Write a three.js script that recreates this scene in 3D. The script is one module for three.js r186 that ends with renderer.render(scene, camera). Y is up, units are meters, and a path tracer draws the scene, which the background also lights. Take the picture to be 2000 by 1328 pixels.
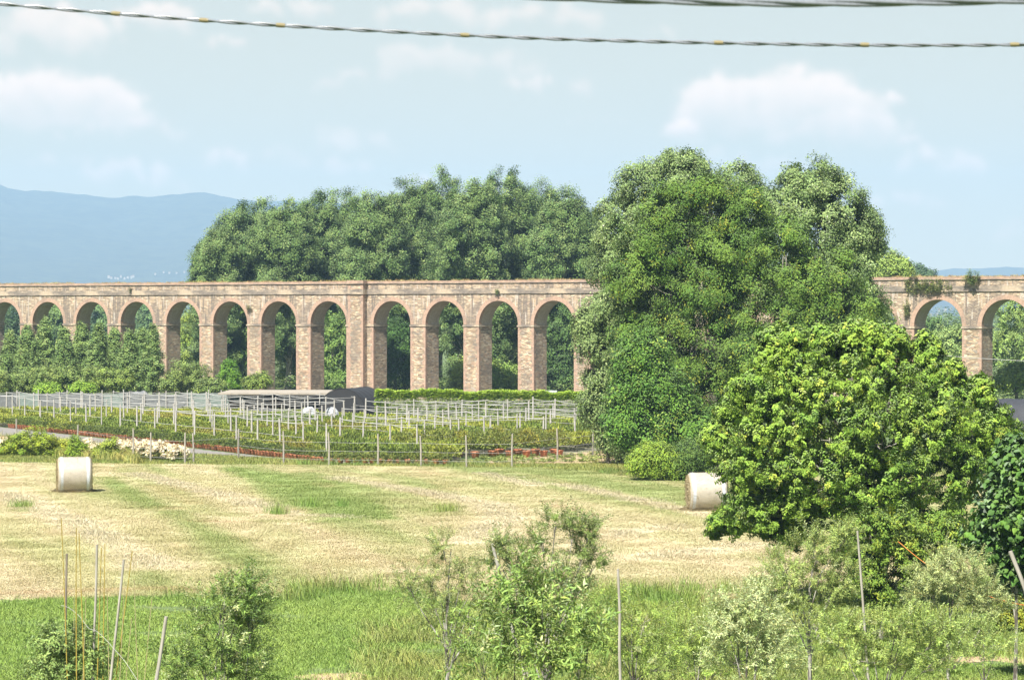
import * as THREE from 'three';
import { mergeGeometries } from 'three/addons/utils/BufferGeometryUtils.js';

// ---------------------------------------------------------------- camera, sun, exposure
const F = 5540, HZ = 608, EYE = 9;                       // focal length and horizon in photo pixels, eye height in metres
const scene = new THREE.Scene();
const camera = new THREE.PerspectiveCamera(2 * Math.atan(664 / F) * 180 / Math.PI, 2000 / 1328, 0.5, 20000);
camera.position.set(0, EYE, 0);
camera.rotation.x = -Math.atan((664 - HZ) / F);
camera.focus = 150; camera.userData.fStop = 16;
scene.add(camera);
const renderer = new THREE.WebGLRenderer({ antialias: true });
renderer.setSize(1024, 679);
renderer.toneMapping = THREE.LinearToneMapping;
renderer.toneMappingExposure = 2.75;
renderer.shadowMap.enabled = true;
const SUN_DIR = new THREE.Vector3(-0.27, 0.78, 0.57).normalize();
const sun = new THREE.DirectionalLight(new THREE.Color().setRGB(1, 0.95, 0.85), 4.8);
sun.position.set(SUN_DIR.x * 600, SUN_DIR.y * 600, SUN_DIR.z * 600 - 200);
sun.target.position.set(0, 0, -200);
sun.castShadow = true; sun.shadow.radius = 1;
sun.shadow.mapSize.set(4096, 4096);
Object.assign(sun.shadow.camera, { left: -200, right: 200, top: 200, bottom: -200, near: 1, far: 1500 });
scene.add(sun, sun.target);
scene.fog = new THREE.FogExp2(new THREE.Color().setRGB(0.46, 0.71, 1.0), 0.000165);

// ---------------------------------------------------------------- numbers
const rngOf = (s) => () => { s = (s + 0x6d2b79f5) | 0; let t = Math.imul(s ^ (s >>> 15), 1 | s); t = (t + Math.imul(t ^ (t >>> 7), 61 | t)) ^ t; return ((t ^ (t >>> 14)) >>> 0) / 4294967296; };
const { clamp, lerp, smoothstep } = THREE.MathUtils;
const hash = (x, y, s) => { let h = Math.imul(x, 374761393) + Math.imul(y, 668265263) + Math.imul(s, 1442695041); h = Math.imul(h ^ (h >>> 13), 1274126177); return ((h ^ (h >>> 16)) >>> 0) / 4294967296; };
const mod = (a, n) => ((a % n) + n) % n;
function vnoise(x, y, s = 0, px = 0, py = 0) {            // value noise 0..1, period px, py cells when given
  const ix = Math.floor(x), iy = Math.floor(y), fx = x - ix, fy = y - iy, u = fx * fx * (3 - 2 * fx), v = fy * fy * (3 - 2 * fy);
  const X0 = px ? mod(ix, px) : ix, X1 = px ? mod(ix + 1, px) : ix + 1, Y0 = py ? mod(iy, py) : iy, Y1 = py ? mod(iy + 1, py) : iy + 1;
  return lerp(lerp(hash(X0, Y0, s), hash(X1, Y0, s), u), lerp(hash(X0, Y1, s), hash(X1, Y1, s), u), v);
}
function fbm(x, y, oct = 4, s = 0, px = 0, py = 0) {
  let a = 0.5, t = 0, n = 0;
  for (let i = 0; i < oct; i++) { t += a * vnoise(x, y, s + i * 17, px, py); n += a; a *= 0.5; x *= 2; y *= 2; px *= 2; py *= 2; }
  return t / n;
}
const ground = (px, py, h = 0) => { const Z = F * (EYE - h) / (py - HZ); return [(px - 1000) / F * Z, Z]; };   // where a sight line meets height h
const at = (px, py, Z) => new THREE.Vector3((px - 1000) / F * Z, EYE + (HZ - py) / F * Z, -Z);
const V = (x, y, z) => new THREE.Vector3(x, y, z);

// ---------------------------------------------------------------- sky: air and clouds, as a computed panorama
{
  const W = 4096, H = 2048, data = new Float32Array(W * H * 4), perTexel = 2 * Math.PI / W, PX = perTexel * F;   // PX: photo pixels per texel
  const alpha = new Float32Array(W * H), light = new Float32Array(W * H);
  const R = rngOf(77);
  function cloud(cx, base, w, h, amp, soft = 1, seed = 1) {          // in photo-pixel angles: centre, base line, width, height, opacity
    const r = rngOf(seed * 991 + 7), puffs = [], n = Math.round(clamp(w / 26, 5, 26));
    for (let i = 0; i < n; i++) {
      const t = (i + r()) / n * 2 - 1, env = Math.pow(1 - t * t, 0.7) * (0.55 + 0.45 * r());
      for (let k = 0; k < 2; k++) { const rr = (0.20 + 0.22 * r()) * Math.max(h, w * 0.16); puffs.push([cx + t * w / 2, base - rr * 0.5 - env * h * (k ? r() : 1) * 0.72, rr]); }
    }
    const x0 = Math.floor((cx - w * 0.62) / PX), x1 = Math.ceil((cx + w * 0.62) / PX), y0 = Math.floor((HZ - base - h * 0.25) / PX), y1 = Math.ceil((HZ - base + h * 1.5) / PX);
    for (let j = y0; j <= y1; j++) for (let i = x0; i <= x1; i++) {
      const X = (i + 0.5) * PX, Y = HZ - (j + 0.5) * PX, row = H / 2 + j;
      if (row < H / 2 || row >= H) continue;
      const q = Math.min(1, h / 60), wx = X + ((fbm(X / 60, Y / 60, 2, seed) - 0.5) * 60 + (fbm(X / 24, Y / 24, 3, seed + 3) - 0.5) * 34) * q, wy = Y + ((fbm(X / 50 + 9, Y / 50, 2, seed + 5) - 0.5) * 40 + (fbm(X / 22 + 9, Y / 22, 3, seed + 6) - 0.5) * 34) * q;
      let d = 0, top = 0;
      for (const [px, py, pr] of puffs) { const q = ((wx - px) ** 2 + (wy - py) ** 2) / (pr * pr); if (q < 5) { const g = Math.exp(-q * 1.2); d += g; top += g * (py - wy) / pr; } }
      if (d < 0.02) continue;
      const flat = 1 - smoothstep(wy, base - h * 0.12, base + h * 0.12 + 4);
      const ragged = fbm(X / 70, Y / 36, 5, seed + 30), low = 1 - 0.8 * smoothstep(wy, base - h * 0.85, base + h * 0.1);
      let a = smoothstep(d * (0.1 + 1.75 * ragged) * flat, 0.16, lerp(0.75, 1.7, soft)) * amp * low * (0.8 + 0.4 * fbm(X / 34, Y / 22, 3, seed + 40));
      const col = mod(Math.round(1024 - 1000 / PX) + i, W), o = row * W + col;
      const lit = clamp(0.62 + 0.4 * top / d, 0, 1);
      light[o] = alpha[o] + a > 0 ? (light[o] * alpha[o] + lit * a) / (alpha[o] + a) : lit;
      alpha[o] = 1 - (1 - alpha[o]) * (1 - Math.min(a, 1));
    }
  }
  let seed = 1;
  const list = [
    [100, 270, 440, 112, 0.66, 0.75], [1535, 280, 410, 130, 0.62, 0.4], [1640, 282, 260, 60, 0.35, 1], [240, 280, 240, 40, 0.4, 1], [1332, 262, 56, 30, 0.8, 0.6], [665, 178, 90, 44, 0.45, 1],
    [95, 118, 240, 92, 0.5, 1], [290, 85, 190, 62, 0.5, 1], [440, 100, 90, 26, 0.5, 1], [570, 45, 170, 44, 0.4, 1], [860, 60, 260, 60, 0.4, 1], [900, 150, 330, 60, 0.34, 1],
    [1085, 72, 150, 70, 0.4, 1], [1070, 188, 160, 40, 0.5, 1], [700, 300, 120, 60, 0.4, 1], [680, 340, 90, 36, 0.45, 1], [270, 372, 210, 66, 0.5, 1], [445, 345, 100, 46, 0.5, 1],
    [1835, 350, 170, 52, 0.5, 1], [1770, 412, 170, 34, 0.36, 1], [1740, 208, 44, 22, 0.6, 0.8], [1775, 288, 44, 22, 0.5, 0.9], [812, 365, 50, 28, 0.6, 0.9], [1290, 80, 80, 30, 0.3, 1], [1170, 245, 120, 20, 0.3, 1],
    [1990, 470, 90, 40, 0.35, 1], [130, 335, 160, 34, 0.35, 1], [560, 330, 120, 40, 0.3, 1], [1420, 340, 300, 40, 0.3, 1]];
  for (const c of list) cloud(...c, seed++);
  for (let k = 0; k < 330; k++) {                                     // the same kind of sky all round
    const e = Math.pow(R(), 1.7) * 5200, x = R() * 34808, size = 0.6 + e / 1400;
    if (x > -300 && x < 2300 && e < 700) continue;
    if (x > 34300 && e < 700) continue;
    cloud(x, HZ - 40 - e, (120 + 330 * R()) * size, (34 + 80 * R()) * size, 0.3 + 0.55 * R(), 0.5 + 0.5 * R(), seed++);
  }
  const zen = [0.06, 0.11, 0.21], mid = [0.20, 0.25, 0.27], low = [0.425, 0.36, 0.20];
  for (let j = 0; j < H; j++) {
    const e = (j + 0.5 - H / 2) * perTexel, s = clamp(Math.sin(Math.max(e, 0)), 0, 1);
    const k1 = 1 - Math.exp(-s * 5.0), k2 = 1 - Math.exp(-s * 1.7);
    for (let i = 0; i < W; i++) {
      const o = j * W + i, a = alpha[o], q = light[o];
      for (let c = 0; c < 3; c++) {
        const air = e < 0 ? [0.12, 0.14, 0.10][c] : lerp(lerp(low[c], mid[c], k1), zen[c], k2 * 0.8);
        const cl = lerp([0.47, 0.365, 0.30][c], [0.70, 0.51, 0.40][c], q);
        data[o * 4 + c] = lerp(air, cl, a);
      }
      data[o * 4 + 3] = 1;
    }
  }
  const t = new THREE.DataTexture(data, W, H, THREE.RGBAFormat, THREE.FloatType);
  t.mapping = THREE.EquirectangularReflectionMapping; t.magFilter = THREE.LinearFilter; t.wrapS = THREE.RepeatWrapping; t.needsUpdate = true;
  scene.background = t; scene.environment = t;
}

// ---------------------------------------------------------------- names, groups, geometry
const used = new Map();
const numbered = (n) => { const k = used.get(n) || 0; used.set(n, k + 1); return k ? n + '_' + String(k).padStart(3, '0') : n; };
const shade = (o) => { o.castShadow = true; o.receiveShadow = true; return o; };
function thing(name, label, category, pos = [0, 0, 0], turn = 0, group, kind) {
  const o = new THREE.Group(); o.name = numbered(name); o.position.set(...pos); o.rotation.y = turn; scene.add(o);
  return tag(o, label, category, group, kind);
}
function tag(o, label, category, group, kind) {
  if (label) o.userData.label = label;
  if (category) o.userData.category = category;
  if (group) o.userData.group = group;
  if (kind) o.userData.kind = kind;
  return o;
}
function mesh(name, geo, mat, parent = scene) {
  const o = shade(new THREE.Mesh(geo, mat)); o.name = parent === scene ? numbered(name) : name; parent.add(o); return o;
}
class Geo {                                                           // collects tubes, boxes, leaves into one geometry
  constructor() { this.p = []; this.n = []; this.u = []; this.c = []; this.i = []; }
  get count() { return this.p.length / 3; }
  vert(x, y, z, nx, ny, nz, u = 0, v = 0, c = [1, 1, 1]) { this.p.push(x, y, z); this.n.push(nx, ny, nz); this.u.push(u, v); this.c.push(c[0], c[1], c[2]); return this.count - 1; }
  tube(pts, rad, seg = 6, cap = true, wob = 0, r = null) {            // pts: Vector3 list, rad: number or list
    const m = pts.length, R = (k) => Array.isArray(rad) ? rad[k] : rad; let len = 0, ref = null; const rings = [];
    for (let k = 0; k < m; k++) {
      const d = (k ? pts[k].clone().sub(pts[k - 1]) : pts[1].clone().sub(pts[0]));
      if (k && k < m - 1) d.add(pts[k + 1].clone().sub(pts[k]));
      d.normalize();
      if (!ref) ref = Math.abs(d.y) > 0.9 ? V(1, 0, 0) : V(0, 1, 0);
      const a = ref.clone().addScaledVector(d, -ref.dot(d)).normalize(), b = d.clone().cross(a); ref = a;
      if (k) len += pts[k].distanceTo(pts[k - 1]);
      const ring = [];
      for (let j = 0; j <= seg; j++) {
        const t = j / seg * Math.PI * 2, nx = a.x * Math.cos(t) + b.x * Math.sin(t), ny = a.y * Math.cos(t) + b.y * Math.sin(t), nz = a.z * Math.cos(t) + b.z * Math.sin(t);
        const q = R(k) * (1 + (wob && r ? wob * (vnoise(j % seg * 1.7, len * 6, 3) - 0.5) : 0));
        ring.push(this.vert(pts[k].x + nx * q, pts[k].y + ny * q, pts[k].z + nz * q, nx, ny, nz, j / seg * Math.max(0.05, R(0) * 6.28), len));
      }
      rings.push(ring);
    }
    for (let k = 0; k + 1 < m; k++) for (let j = 0; j < seg; j++) { const A = rings[k], B = rings[k + 1]; this.i.push(A[j], A[j + 1], B[j], A[j + 1], B[j + 1], B[j]); }
    if (cap) for (const [k, s] of [[0, -1], [m - 1, 1]]) {
      const d = (s > 0 ? pts[m - 1].clone().sub(pts[m - 2]) : pts[1].clone().sub(pts[0])).normalize().multiplyScalar(s);
      const c0 = this.vert(pts[k].x, pts[k].y, pts[k].z, d.x, d.y, d.z), first = this.count;
      for (let j = 0; j <= seg; j++) { const q = rings[k][j] * 3; this.vert(this.p[q], this.p[q + 1], this.p[q + 2], d.x, d.y, d.z); }
      for (let j = 0; j < seg; j++) s > 0 ? this.i.push(c0, first + j, first + j + 1) : this.i.push(c0, first + j + 1, first + j);
    }
    return this;
  }
  box(x0, y0, z0, x1, y1, z1, du = 0, dv = 0) {
    const f = [[[x0, y0, z1], [x1, y0, z1], [x1, y1, z1], [x0, y1, z1], [0, 0, 1], 0, 1], [[x1, y0, z0], [x0, y0, z0], [x0, y1, z0], [x1, y1, z0], [0, 0, -1], 0, 1],
      [[x1, y0, z1], [x1, y0, z0], [x1, y1, z0], [x1, y1, z1], [1, 0, 0], 2, 1], [[x0, y0, z0], [x0, y0, z1], [x0, y1, z1], [x0, y1, z0], [-1, 0, 0], 2, 1],
      [[x0, y1, z1], [x1, y1, z1], [x1, y1, z0], [x0, y1, z0], [0, 1, 0], 0, 2], [[x0, y0, z0], [x1, y0, z0], [x1, y0, z1], [x0, y0, z1], [0, -1, 0], 0, 2]];
    for (const [a, b, c, d, n, iu, iv] of f) { const v = [a, b, c, d].map((q) => this.vert(...q, ...n, q[iu] + du, q[iv] + dv)); this.i.push(v[0], v[1], v[2], v[0], v[2], v[3]); }
    return this;
  }
  leaf(o, d, n, L, W, col, round = false, bend = 0.15) {              // base point, direction, face normal
    const s = d.clone().cross(n).normalize(), P = (t, w, h) => [o.x + d.x * t * L + s.x * w * W + n.x * h * L, o.y + d.y * t * L + s.y * w * W + n.y * h * L, o.z + d.z * t * L + s.z * w * W + n.z * h * L];
    const add = (q, nx) => this.vert(...q, nx.x, nx.y, nx.z, q[0], q[2], col);
    const nl = n.clone().addScaledVector(s, -0.35).normalize(), nr = n.clone().addScaledVector(s, 0.35).normalize();
    if (round) {
      const l = [P(0, 0, 0), P(0.28, 0.46, 0.05), P(0.68, 0.40, 0.02), P(1, 0, -bend)].map((q) => add(q, nr)), r = [P(0, 0, 0), P(0.28, -0.46, 0.05), P(0.68, -0.40, 0.02), P(1, 0, -bend)].map((q) => add(q, nl));
      this.i.push(l[0], l[1], l[2], l[0], l[2], l[3], r[0], r[2], r[1], r[0], r[3], r[2]);
    } else {
      const l = [P(0, 0, 0), P(0.45, 0.5, 0.06), P(1, 0, -bend)].map((q) => add(q, nr)), r = [P(0, 0, 0), P(0.45, -0.5, 0.06), P(1, 0, -bend)].map((q) => add(q, nl));
      this.i.push(l[0], l[1], l[2], r[0], r[2], r[1]);
    }
  }
  build(colours = false) {
    const g = new THREE.BufferGeometry();
    g.setAttribute('position', new THREE.Float32BufferAttribute(this.p, 3)); g.setAttribute('normal', new THREE.Float32BufferAttribute(this.n, 3)); g.setAttribute('uv', new THREE.Float32BufferAttribute(this.u, 2));
    if (colours) g.setAttribute('color', new THREE.Float32BufferAttribute(this.c, 3));
    g.setIndex(this.i); return g;
  }
}
const dirRand = (r) => { const z = r() * 2 - 1, t = r() * 6.2832, q = Math.sqrt(1 - z * z); return V(q * Math.cos(t), z, q * Math.sin(t)); };

// ---------------------------------------------------------------- textures and materials
function tex(w, h, fn, srgb = true, wrap = true) {                    // fn(u, v) -> linear colour, or a height 0..1
  const d = new Uint8Array(w * h * 4), g = (x) => { x = clamp(x, 0, 1); return srgb ? 255 * (x <= 0.0031308 ? 12.92 * x : 1.055 * Math.pow(x, 1 / 2.4) - 0.055) : 255 * x; };
  for (let j = 0, o = 0; j < h; j++) for (let i = 0; i < w; i++, o += 4) { const c = fn((i + 0.5) / w, (j + 0.5) / h); const a = typeof c === 'number' ? [c, c, c] : c; d[o] = g(a[0]); d[o + 1] = g(a[1]); d[o + 2] = g(a[2]); d[o + 3] = 255; }
  const t = new THREE.DataTexture(d, w, h, THREE.RGBAFormat); t.magFilter = THREE.LinearFilter; t.minFilter = THREE.LinearMipmapLinearFilter; t.generateMipmaps = true;
  if (wrap) t.wrapS = t.wrapT = THREE.RepeatWrapping; if (srgb) t.colorSpace = THREE.SRGBColorSpace; t.needsUpdate = true; return t;
}
const rep = (t, m, n = m) => { const c = t.clone(); c.repeat.set(1 / m, 1 / n); c.needsUpdate = true; return c; };
const mix3 = (a, b, t) => [lerp(a[0], b[0], t), lerp(a[1], b[1], t), lerp(a[2], b[2], t)];
const mul3 = (a, k) => [a[0] * k, a[1] * k, a[2] * k];
const grey = tex(256, 256, (u, v) => { const n = 0.62 + 0.5 * fbm(u * 8, v * 8, 5, 3, 8, 8) + 0.2 * (hash(u * 256 | 0, v * 256 | 0, 4) - 0.5); return [n * 0.85, n * 0.84, n * 0.83]; });      // neutral grain, tinted by material colour
const woodT = tex(128, 512, (u, v) => { const n = 0.45 + 0.55 * fbm(u * 24, v * 5, 4, 8, 24, 5), k = fbm(u * 3, v * 4, 3, 18, 3, 4); return mix3([0.30 * n, 0.27 * n, 0.22 * n], [0.46 * n, 0.43 * n, 0.38 * n], k); });
const barkT = tex(256, 256, (u, v) => { const n = fbm(u * 16, v * 5, 4, 12, 16, 5), k = fbm(u * 5, v * 5, 3, 2, 5, 5); return mix3([0.06, 0.05, 0.04], mix3([0.26, 0.23, 0.19], [0.33, 0.32, 0.29], k), smoothstep(n, 0.3, 0.62)); });
const std = (rgb, rough = 0.9, extra = {}) => new THREE.MeshStandardMaterial({ color: new THREE.Color().setRGB(...rgb), roughness: rough, metalness: 0, ...extra });
const grained = (rgb, rough = 0.9, m = 1.5) => std(rgb, rough, { map: rep(grey, m) });
const M = {
  bark: std([1, 1, 1], 0.95, { map: rep(barkT, 1.2), bumpMap: rep(barkT, 1.2), bumpScale: 0.02 }),
  paleBark: std([1.5, 1.45, 1.4], 0.95, { map: rep(barkT, 1.6) }),
  wood: std([1, 1, 1], 0.9, { map: rep(woodT, 0.3, 1.2) }),
  darkWood: std([0.55, 0.5, 0.46], 0.9, { map: rep(woodT, 0.3, 1.2) }),
  cane: grained([0.40, 0.30, 0.055], 0.55, 0.4), paleCane: grained([0.42, 0.35, 0.19], 0.6, 0.4),
  post: grained([0.46, 0.44, 0.41], 0.9, 0.7), rail: grained([0.50, 0.50, 0.49], 0.7, 0.8),
  pot: grained([0.52, 0.20, 0.10], 0.8, 0.3), string: grained([0.5, 0.5, 0.48], 0.9, 0.1), orange: grained([0.75, 0.26, 0.05], 0.6, 0.1),
};
const leafMat = (rough = 0.85, trans = 0.22, spec = 0.5) => new THREE.MeshPhysicalMaterial({ color: new THREE.Color().setRGB(1.15, 1.18, 0.75), vertexColors: true, roughness: rough, transmission: trans, thickness: 0, specularIntensity: spec, side: THREE.DoubleSide });
M.leaf = leafMat(0.85, 0.22); M.gloss = leafMat(0.8, 0.25, 0.7); M.grass = leafMat(0.95, 0.25, 0.3); M.petal = leafMat(0.9, 0.2, 0.3); M.straw = leafMat(0.95, 0.15, 0.3); M.straw.color.setRGB(1.08, 1.08, 1.0); M.petal.color.setRGB(0.95, 0.93, 0.9);

// ---------------------------------------------------------------- foliage
function twig(seed, { n = 14, len = 0.35, L = 0.14, W = 0.09, spread = 0.9, round = false, stem = 0, up = 0.35, vary = 0.22, pale = 0, droop = 0.15 }) {   // one spray of leaves
  const r = rngOf(seed), g = new Geo();
  if (stem) g.tube([V(0, 0, 0), V(0.02 * len, len * 0.5, 0.02 * len), V(0, len, 0)], [stem, stem * 0.7, stem * 0.35], 3, false);
  for (let k = 0; k < g.count; k++) { g.c[k * 3] = 0.9; g.c[k * 3 + 1] = 0.6; g.c[k * 3 + 2] = 0.6; }
  for (let k = 0; k < n; k++) {
    const t = (k + 0.6 + 0.4 * r()) / n, ang = k * 2.4 + r() * 0.9, o = V((r() - 0.5) * spread * len * 0.5, t * len, (r() - 0.5) * spread * len * 0.5);
    const d = V(Math.cos(ang), up + (r() - 0.5) * 0.7, Math.sin(ang)).normalize();
    const nn = V((r() - 0.5) * 0.9, 1, (r() - 0.5) * 0.9); nn.addScaledVector(d, -nn.dot(d)).normalize();
    const b = 1 - vary + 2 * vary * r(), y = (r() - 0.5) * 0.25, white = r() < pale;
    const col = white ? [1.9, 1.55, 3.2] : [b * (1 + y), b, b * (1 - y)];
    const q = 0.75 + 0.5 * r();
    g.leaf(o, d, nn, L * q, W * q, col, round, droop);
  }
  return g.build(true);
}
const UP = V(0, 1, 0);
// boughs: lumps of foliage on the lobes of a crown; each lobe is [x, y, z, rx, ry, rz]
function boughsOf(lobes, r, { per = 26, size = 0.3, inner = 0.55, drop = 0.1, squash = 0.75 } = {}) {
  const out = [];
  for (const [x, y, z, rx, ry, rz] of lobes) {
    const m = Math.cbrt(rx * ry * rz);
    for (let k = 0; k < per; k++) {
      const yy = 1 - 2 * (k + 0.5) / per, t = k * 2.39996 + r() * 0.8, q = Math.sqrt(1 - yy * yy), e = lerp(inner, 1.03, Math.sqrt(r()));
      const s = m * size * (0.65 + 0.7 * r()), tone = r(); 
      if (r() < drop) continue;
      out.push({ x: x + rx * q * Math.cos(t) * e, y: y + ry * yy * e, z: z + rz * q * Math.sin(t) * e, r: s, sq: squash, tone, ox: q * Math.cos(t), oy: yy, oz: q * Math.sin(t) });
    }
  }
  return out;
}
function crown(name, parent, geo, mat, boughs, r, { twigs = 40, c1, c2, c3, c3p = 0.06, size = 1, vary = 0.15, upward = 0.5, floor = -1e9, shoots = 0, rise = 0.4 }) {
  const spots = [];
  for (const b of boughs) {
    const n = Math.max(3, Math.round(twigs * (0.7 + 0.6 * r())));
    if (shoots) {                                                    // leafy shoots that run out of the bough
      const m = Math.max(2, Math.round(n / shoots));
      for (let s = 0; s < shoots; s++) {
        const d = dirRand(r).multiplyScalar(0.75); d.x += b.ox * 0.7; d.y += b.oy * 0.35 + rise; d.z += b.oz * 0.7; d.normalize();
        const len = b.r * (0.9 + 0.9 * r()), side = dirRand(r).multiplyScalar(0.18);
        for (let k = 0; k < m; k++) { const t = (k + 0.3 + 0.5 * r()) / m, p = V(b.x + (d.x + side.x * t) * len * t, b.y + (d.y + side.y * t) * len * t * (1 - 0.15 * t), b.z + (d.z + side.z * t) * len * t); if (p.y < floor) continue; spots.push([p, d.clone().addScaledVector(dirRand(r), 0.35).normalize(), size * (0.75 + 0.5 * r()) * (1.05 - 0.3 * t), b.tone, r()]); }
      }
      continue;
    }
    for (let k = 0; k < n; k++) {
      const d = dirRand(r); d.x += b.ox * 0.55; d.y += b.oy * 0.3 + 0.28; d.z += b.oz * 0.55; d.normalize();
      const e = 0.35 + 0.65 * Math.sqrt(r()), p = V(b.x + d.x * b.r * e, b.y + d.y * b.r * b.sq * e, b.z + d.z * b.r * e);
      if (p.y < floor) continue;
      const a = d.clone().addScaledVector(UP, upward + 0.4 * r()).addScaledVector(dirRand(r), 0.5).normalize();
      spots.push([p, a, size * (0.7 + 0.6 * r()), b.tone, r()]);
    }
  }
  const im = shade(new THREE.InstancedMesh(geo, mat, spots.length)), q = new THREE.Quaternion(), q2 = new THREE.Quaternion(), m = new THREE.Matrix4(), s = V(1, 1, 1), col = new THREE.Color();
  spots.forEach(([p, a, sc, tone, u], i) => {
    q.setFromUnitVectors(UP, a); q2.setFromAxisAngle(UP, u * 6.28 * 7 % 6.28); q.multiply(q2); s.setScalar(sc); im.setMatrixAt(i, m.compose(p, q, s));
    let c = mix3(c1, c2, clamp(tone * 0.75 + u * 0.35, 0, 1)); if (c3 && r() < c3p) c = c3;
    const k = 1 - vary + 2 * vary * r(); im.setColorAt(i, col.setRGB(c[0] * k, c[1] * k, c[2] * k));
  });
  im.name = name; im.userData.kind = 'stuff'; parent.add(im); return im;
}
function limbs(parent, lobes, boughs, r, { base = V(0, 0, 0), r0 = 0.3, fork = 2, mat = M.bark, thin = 0.25, name = 'trunk', stems = 1 }) {
  const g = new Geo();
  const top = lobes.reduce((a, l) => Math.max(a, l[1]), 0);
  const cx = lobes.reduce((a, l) => a + l[0], 0) / lobes.length, cz = lobes.reduce((a, l) => a + l[2], 0) / lobes.length;
  const trunkTop = V(lerp(base.x, cx, 0.7) + (r() - 0.5) * 0.3, top, lerp(base.z, cz, 0.7));
  const along = (t) => V(lerp(base.x, trunkTop.x, t * t) + Math.sin(t * 7 + base.x) * r0 * 0.5, lerp(base.y, trunkTop.y, t), lerp(base.z, trunkTop.z, t * t));
  const pts = [], rad = []; for (let k = 0; k <= 9; k++) { pts.push(along(k / 9)); rad.push(r0 * (k ? 1 : 1.35) * (1 - 0.85 * k / 9)); }
  g.tube(pts, rad, 8, true, 0.25, r);
  for (const [x, y, z] of lobes) {
    const t = clamp(Math.max((fork - base.y) / (top - base.y), ((y - base.y) / (top - base.y)) * 0.55) * (0.8 + 0.3 * r()), 0.04, 0.9), s = along(t), e = V(x, y, z), L = s.distanceTo(e), mid = s.clone().lerp(e, 0.5).add(V((r() - 0.5) * L * 0.2, L * 0.08, (r() - 0.5) * L * 0.2));
    const w = r0 * (1 - 0.8 * t) * 0.6; g.tube([s, s.clone().lerp(mid, 0.55), mid, mid.clone().lerp(e, 0.55), e], [w, w * 0.85, w * 0.66, w * 0.45, w * 0.25], 5, false);
    for (const b of boughs) if (r() < thin) {
      const q = V(b.x, b.y, b.z), d = q.distanceTo(e); if (d > Math.max(3, L)) continue; if (lobes.some((l) => l !== undefined && V(l[0], l[1], l[2]).distanceTo(q) < d * 0.8)) continue;
      const h = e.clone().lerp(q, 0.5).add(V((r() - 0.5) * d * 0.2, -d * 0.05, (r() - 0.5) * d * 0.2)), st = mid.clone().lerp(e, 0.6 + 0.4 * r());
      g.tube([st, h, q], [w * 0.32, w * 0.2, w * 0.07], 4, false);
    }
  }
  return mesh(name, g.build(), mat, parent);
}
// a whole tree from lobes given in photo pixels at depth Z: [px, py, rx, ry, dz, rz], all in pixels but dz, rz in metres
function lobesAt(list, Z, bx) {
  const k = Z / F; return list.map(([x, y, rx, ry, dz = 0, rz]) => [(x - 1000) * k - bx, EYE + (HZ - y) * k, -dz, rx * k, ry * k, rz ?? rx * k]);
}
function tree(name, label, category, baseX, Z, lobePx, geo, seed, o) {
  const r = rngOf(seed), bx = (baseX - 1000) / F * Z, t = thing(name, label, category, [bx, 0, -Z], 0, o.group);
  const lobes = lobesAt(lobePx, Z, bx), boughs = boughsOf(lobes, r, o.boughs);
  if (o.trunks) for (const [x, z, rr] of o.trunks) { const near = lobes.slice().sort((a, b) => Math.hypot(a[0] - x, a[2] - z) - Math.hypot(b[0] - x, b[2] - z)).slice(0, Math.ceil(lobes.length / o.trunks.length) + 1); limbs(t, near, boughs, r, { base: V(x, 0, z), r0: rr, fork: o.fork ?? 2, mat: o.bark, thin: (o.thin ?? 0.25) / o.trunks.length }); }
  else limbs(t, lobes, boughs, r, { r0: o.r0 ?? 0.3, fork: o.fork ?? 2, mat: o.bark, thin: o.thin });
  crown('crown', t, geo, o.mat ?? M.leaf, boughs, r, o);
  return t;
}

// ---------------------------------------------------------------- ground: one sheet to the horizon
const grassT = tex(1024, 1024, (u, v) => {
  const a = fbm(u * 6, v * 6, 5, 31, 6, 6), b = vnoise(u * 380, v * 380, 5, 380, 380), c = fbm(u * 24, v * 24, 3, 40, 24, 24);
  return mix3(mix3([0.06, 0.10, 0.025], [0.11, 0.15, 0.045], smoothstep(a, 0.3, 0.7)), [0.15, 0.15, 0.07], smoothstep(c, 0.55, 0.8) * 0.5).map((x) => x * (0.75 + 0.5 * b));
});
const soilT = tex(512, 512, (u, v) => { const a = fbm(u * 8, v * 8, 5, 61, 8, 8), b = hash(u * 512 | 0, v * 512 | 0, 9); return mul3(mix3([0.30, 0.21, 0.13], [0.46, 0.35, 0.24], a), 0.8 + 0.35 * b); });
const plane = (x0, x1, z0, z1, y, m = 1) => { const g = new Geo(); const v = [[x0, z1], [x1, z1], [x1, z0], [x0, z0]].map(([x, z]) => g.vert(x, y, -z, 0, 1, 0, x * m, z * m)); g.i.push(v[0], v[2], v[1], v[0], v[3], v[2]); const b = g.build(); return b; };
{
  const g = new Geo(), n = 72, c = g.vert(0, 0, -300, 0, 1, 0, 0, 300);
  const rings = [60, 200, 500, 1200, 3000, 7000]; let prev = null;
  for (const R of rings) { const ring = []; for (let k = 0; k < n; k++) { const t = k / n * 6.28318, x = R * Math.cos(t), z = -300 + R * Math.sin(t); ring.push(g.vert(x, 0, z, 0, 1, 0, x, -z)); } for (let k = 0; k < n; k++) { const a = ring[k], b = ring[(k + 1) % n]; if (!prev) g.i.push(c, b, a); else { const p = prev[k], q = prev[(k + 1) % n]; g.i.push(p, b, a, p, q, b); } } prev = ring; }
  tag(mesh('ground', g.build(), std([1, 1, 1], 1, { map: rep(grassT, 13) })), 'flat green grassland reaching from the garden to the hills', 'ground', null, 'structure');
}
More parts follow.
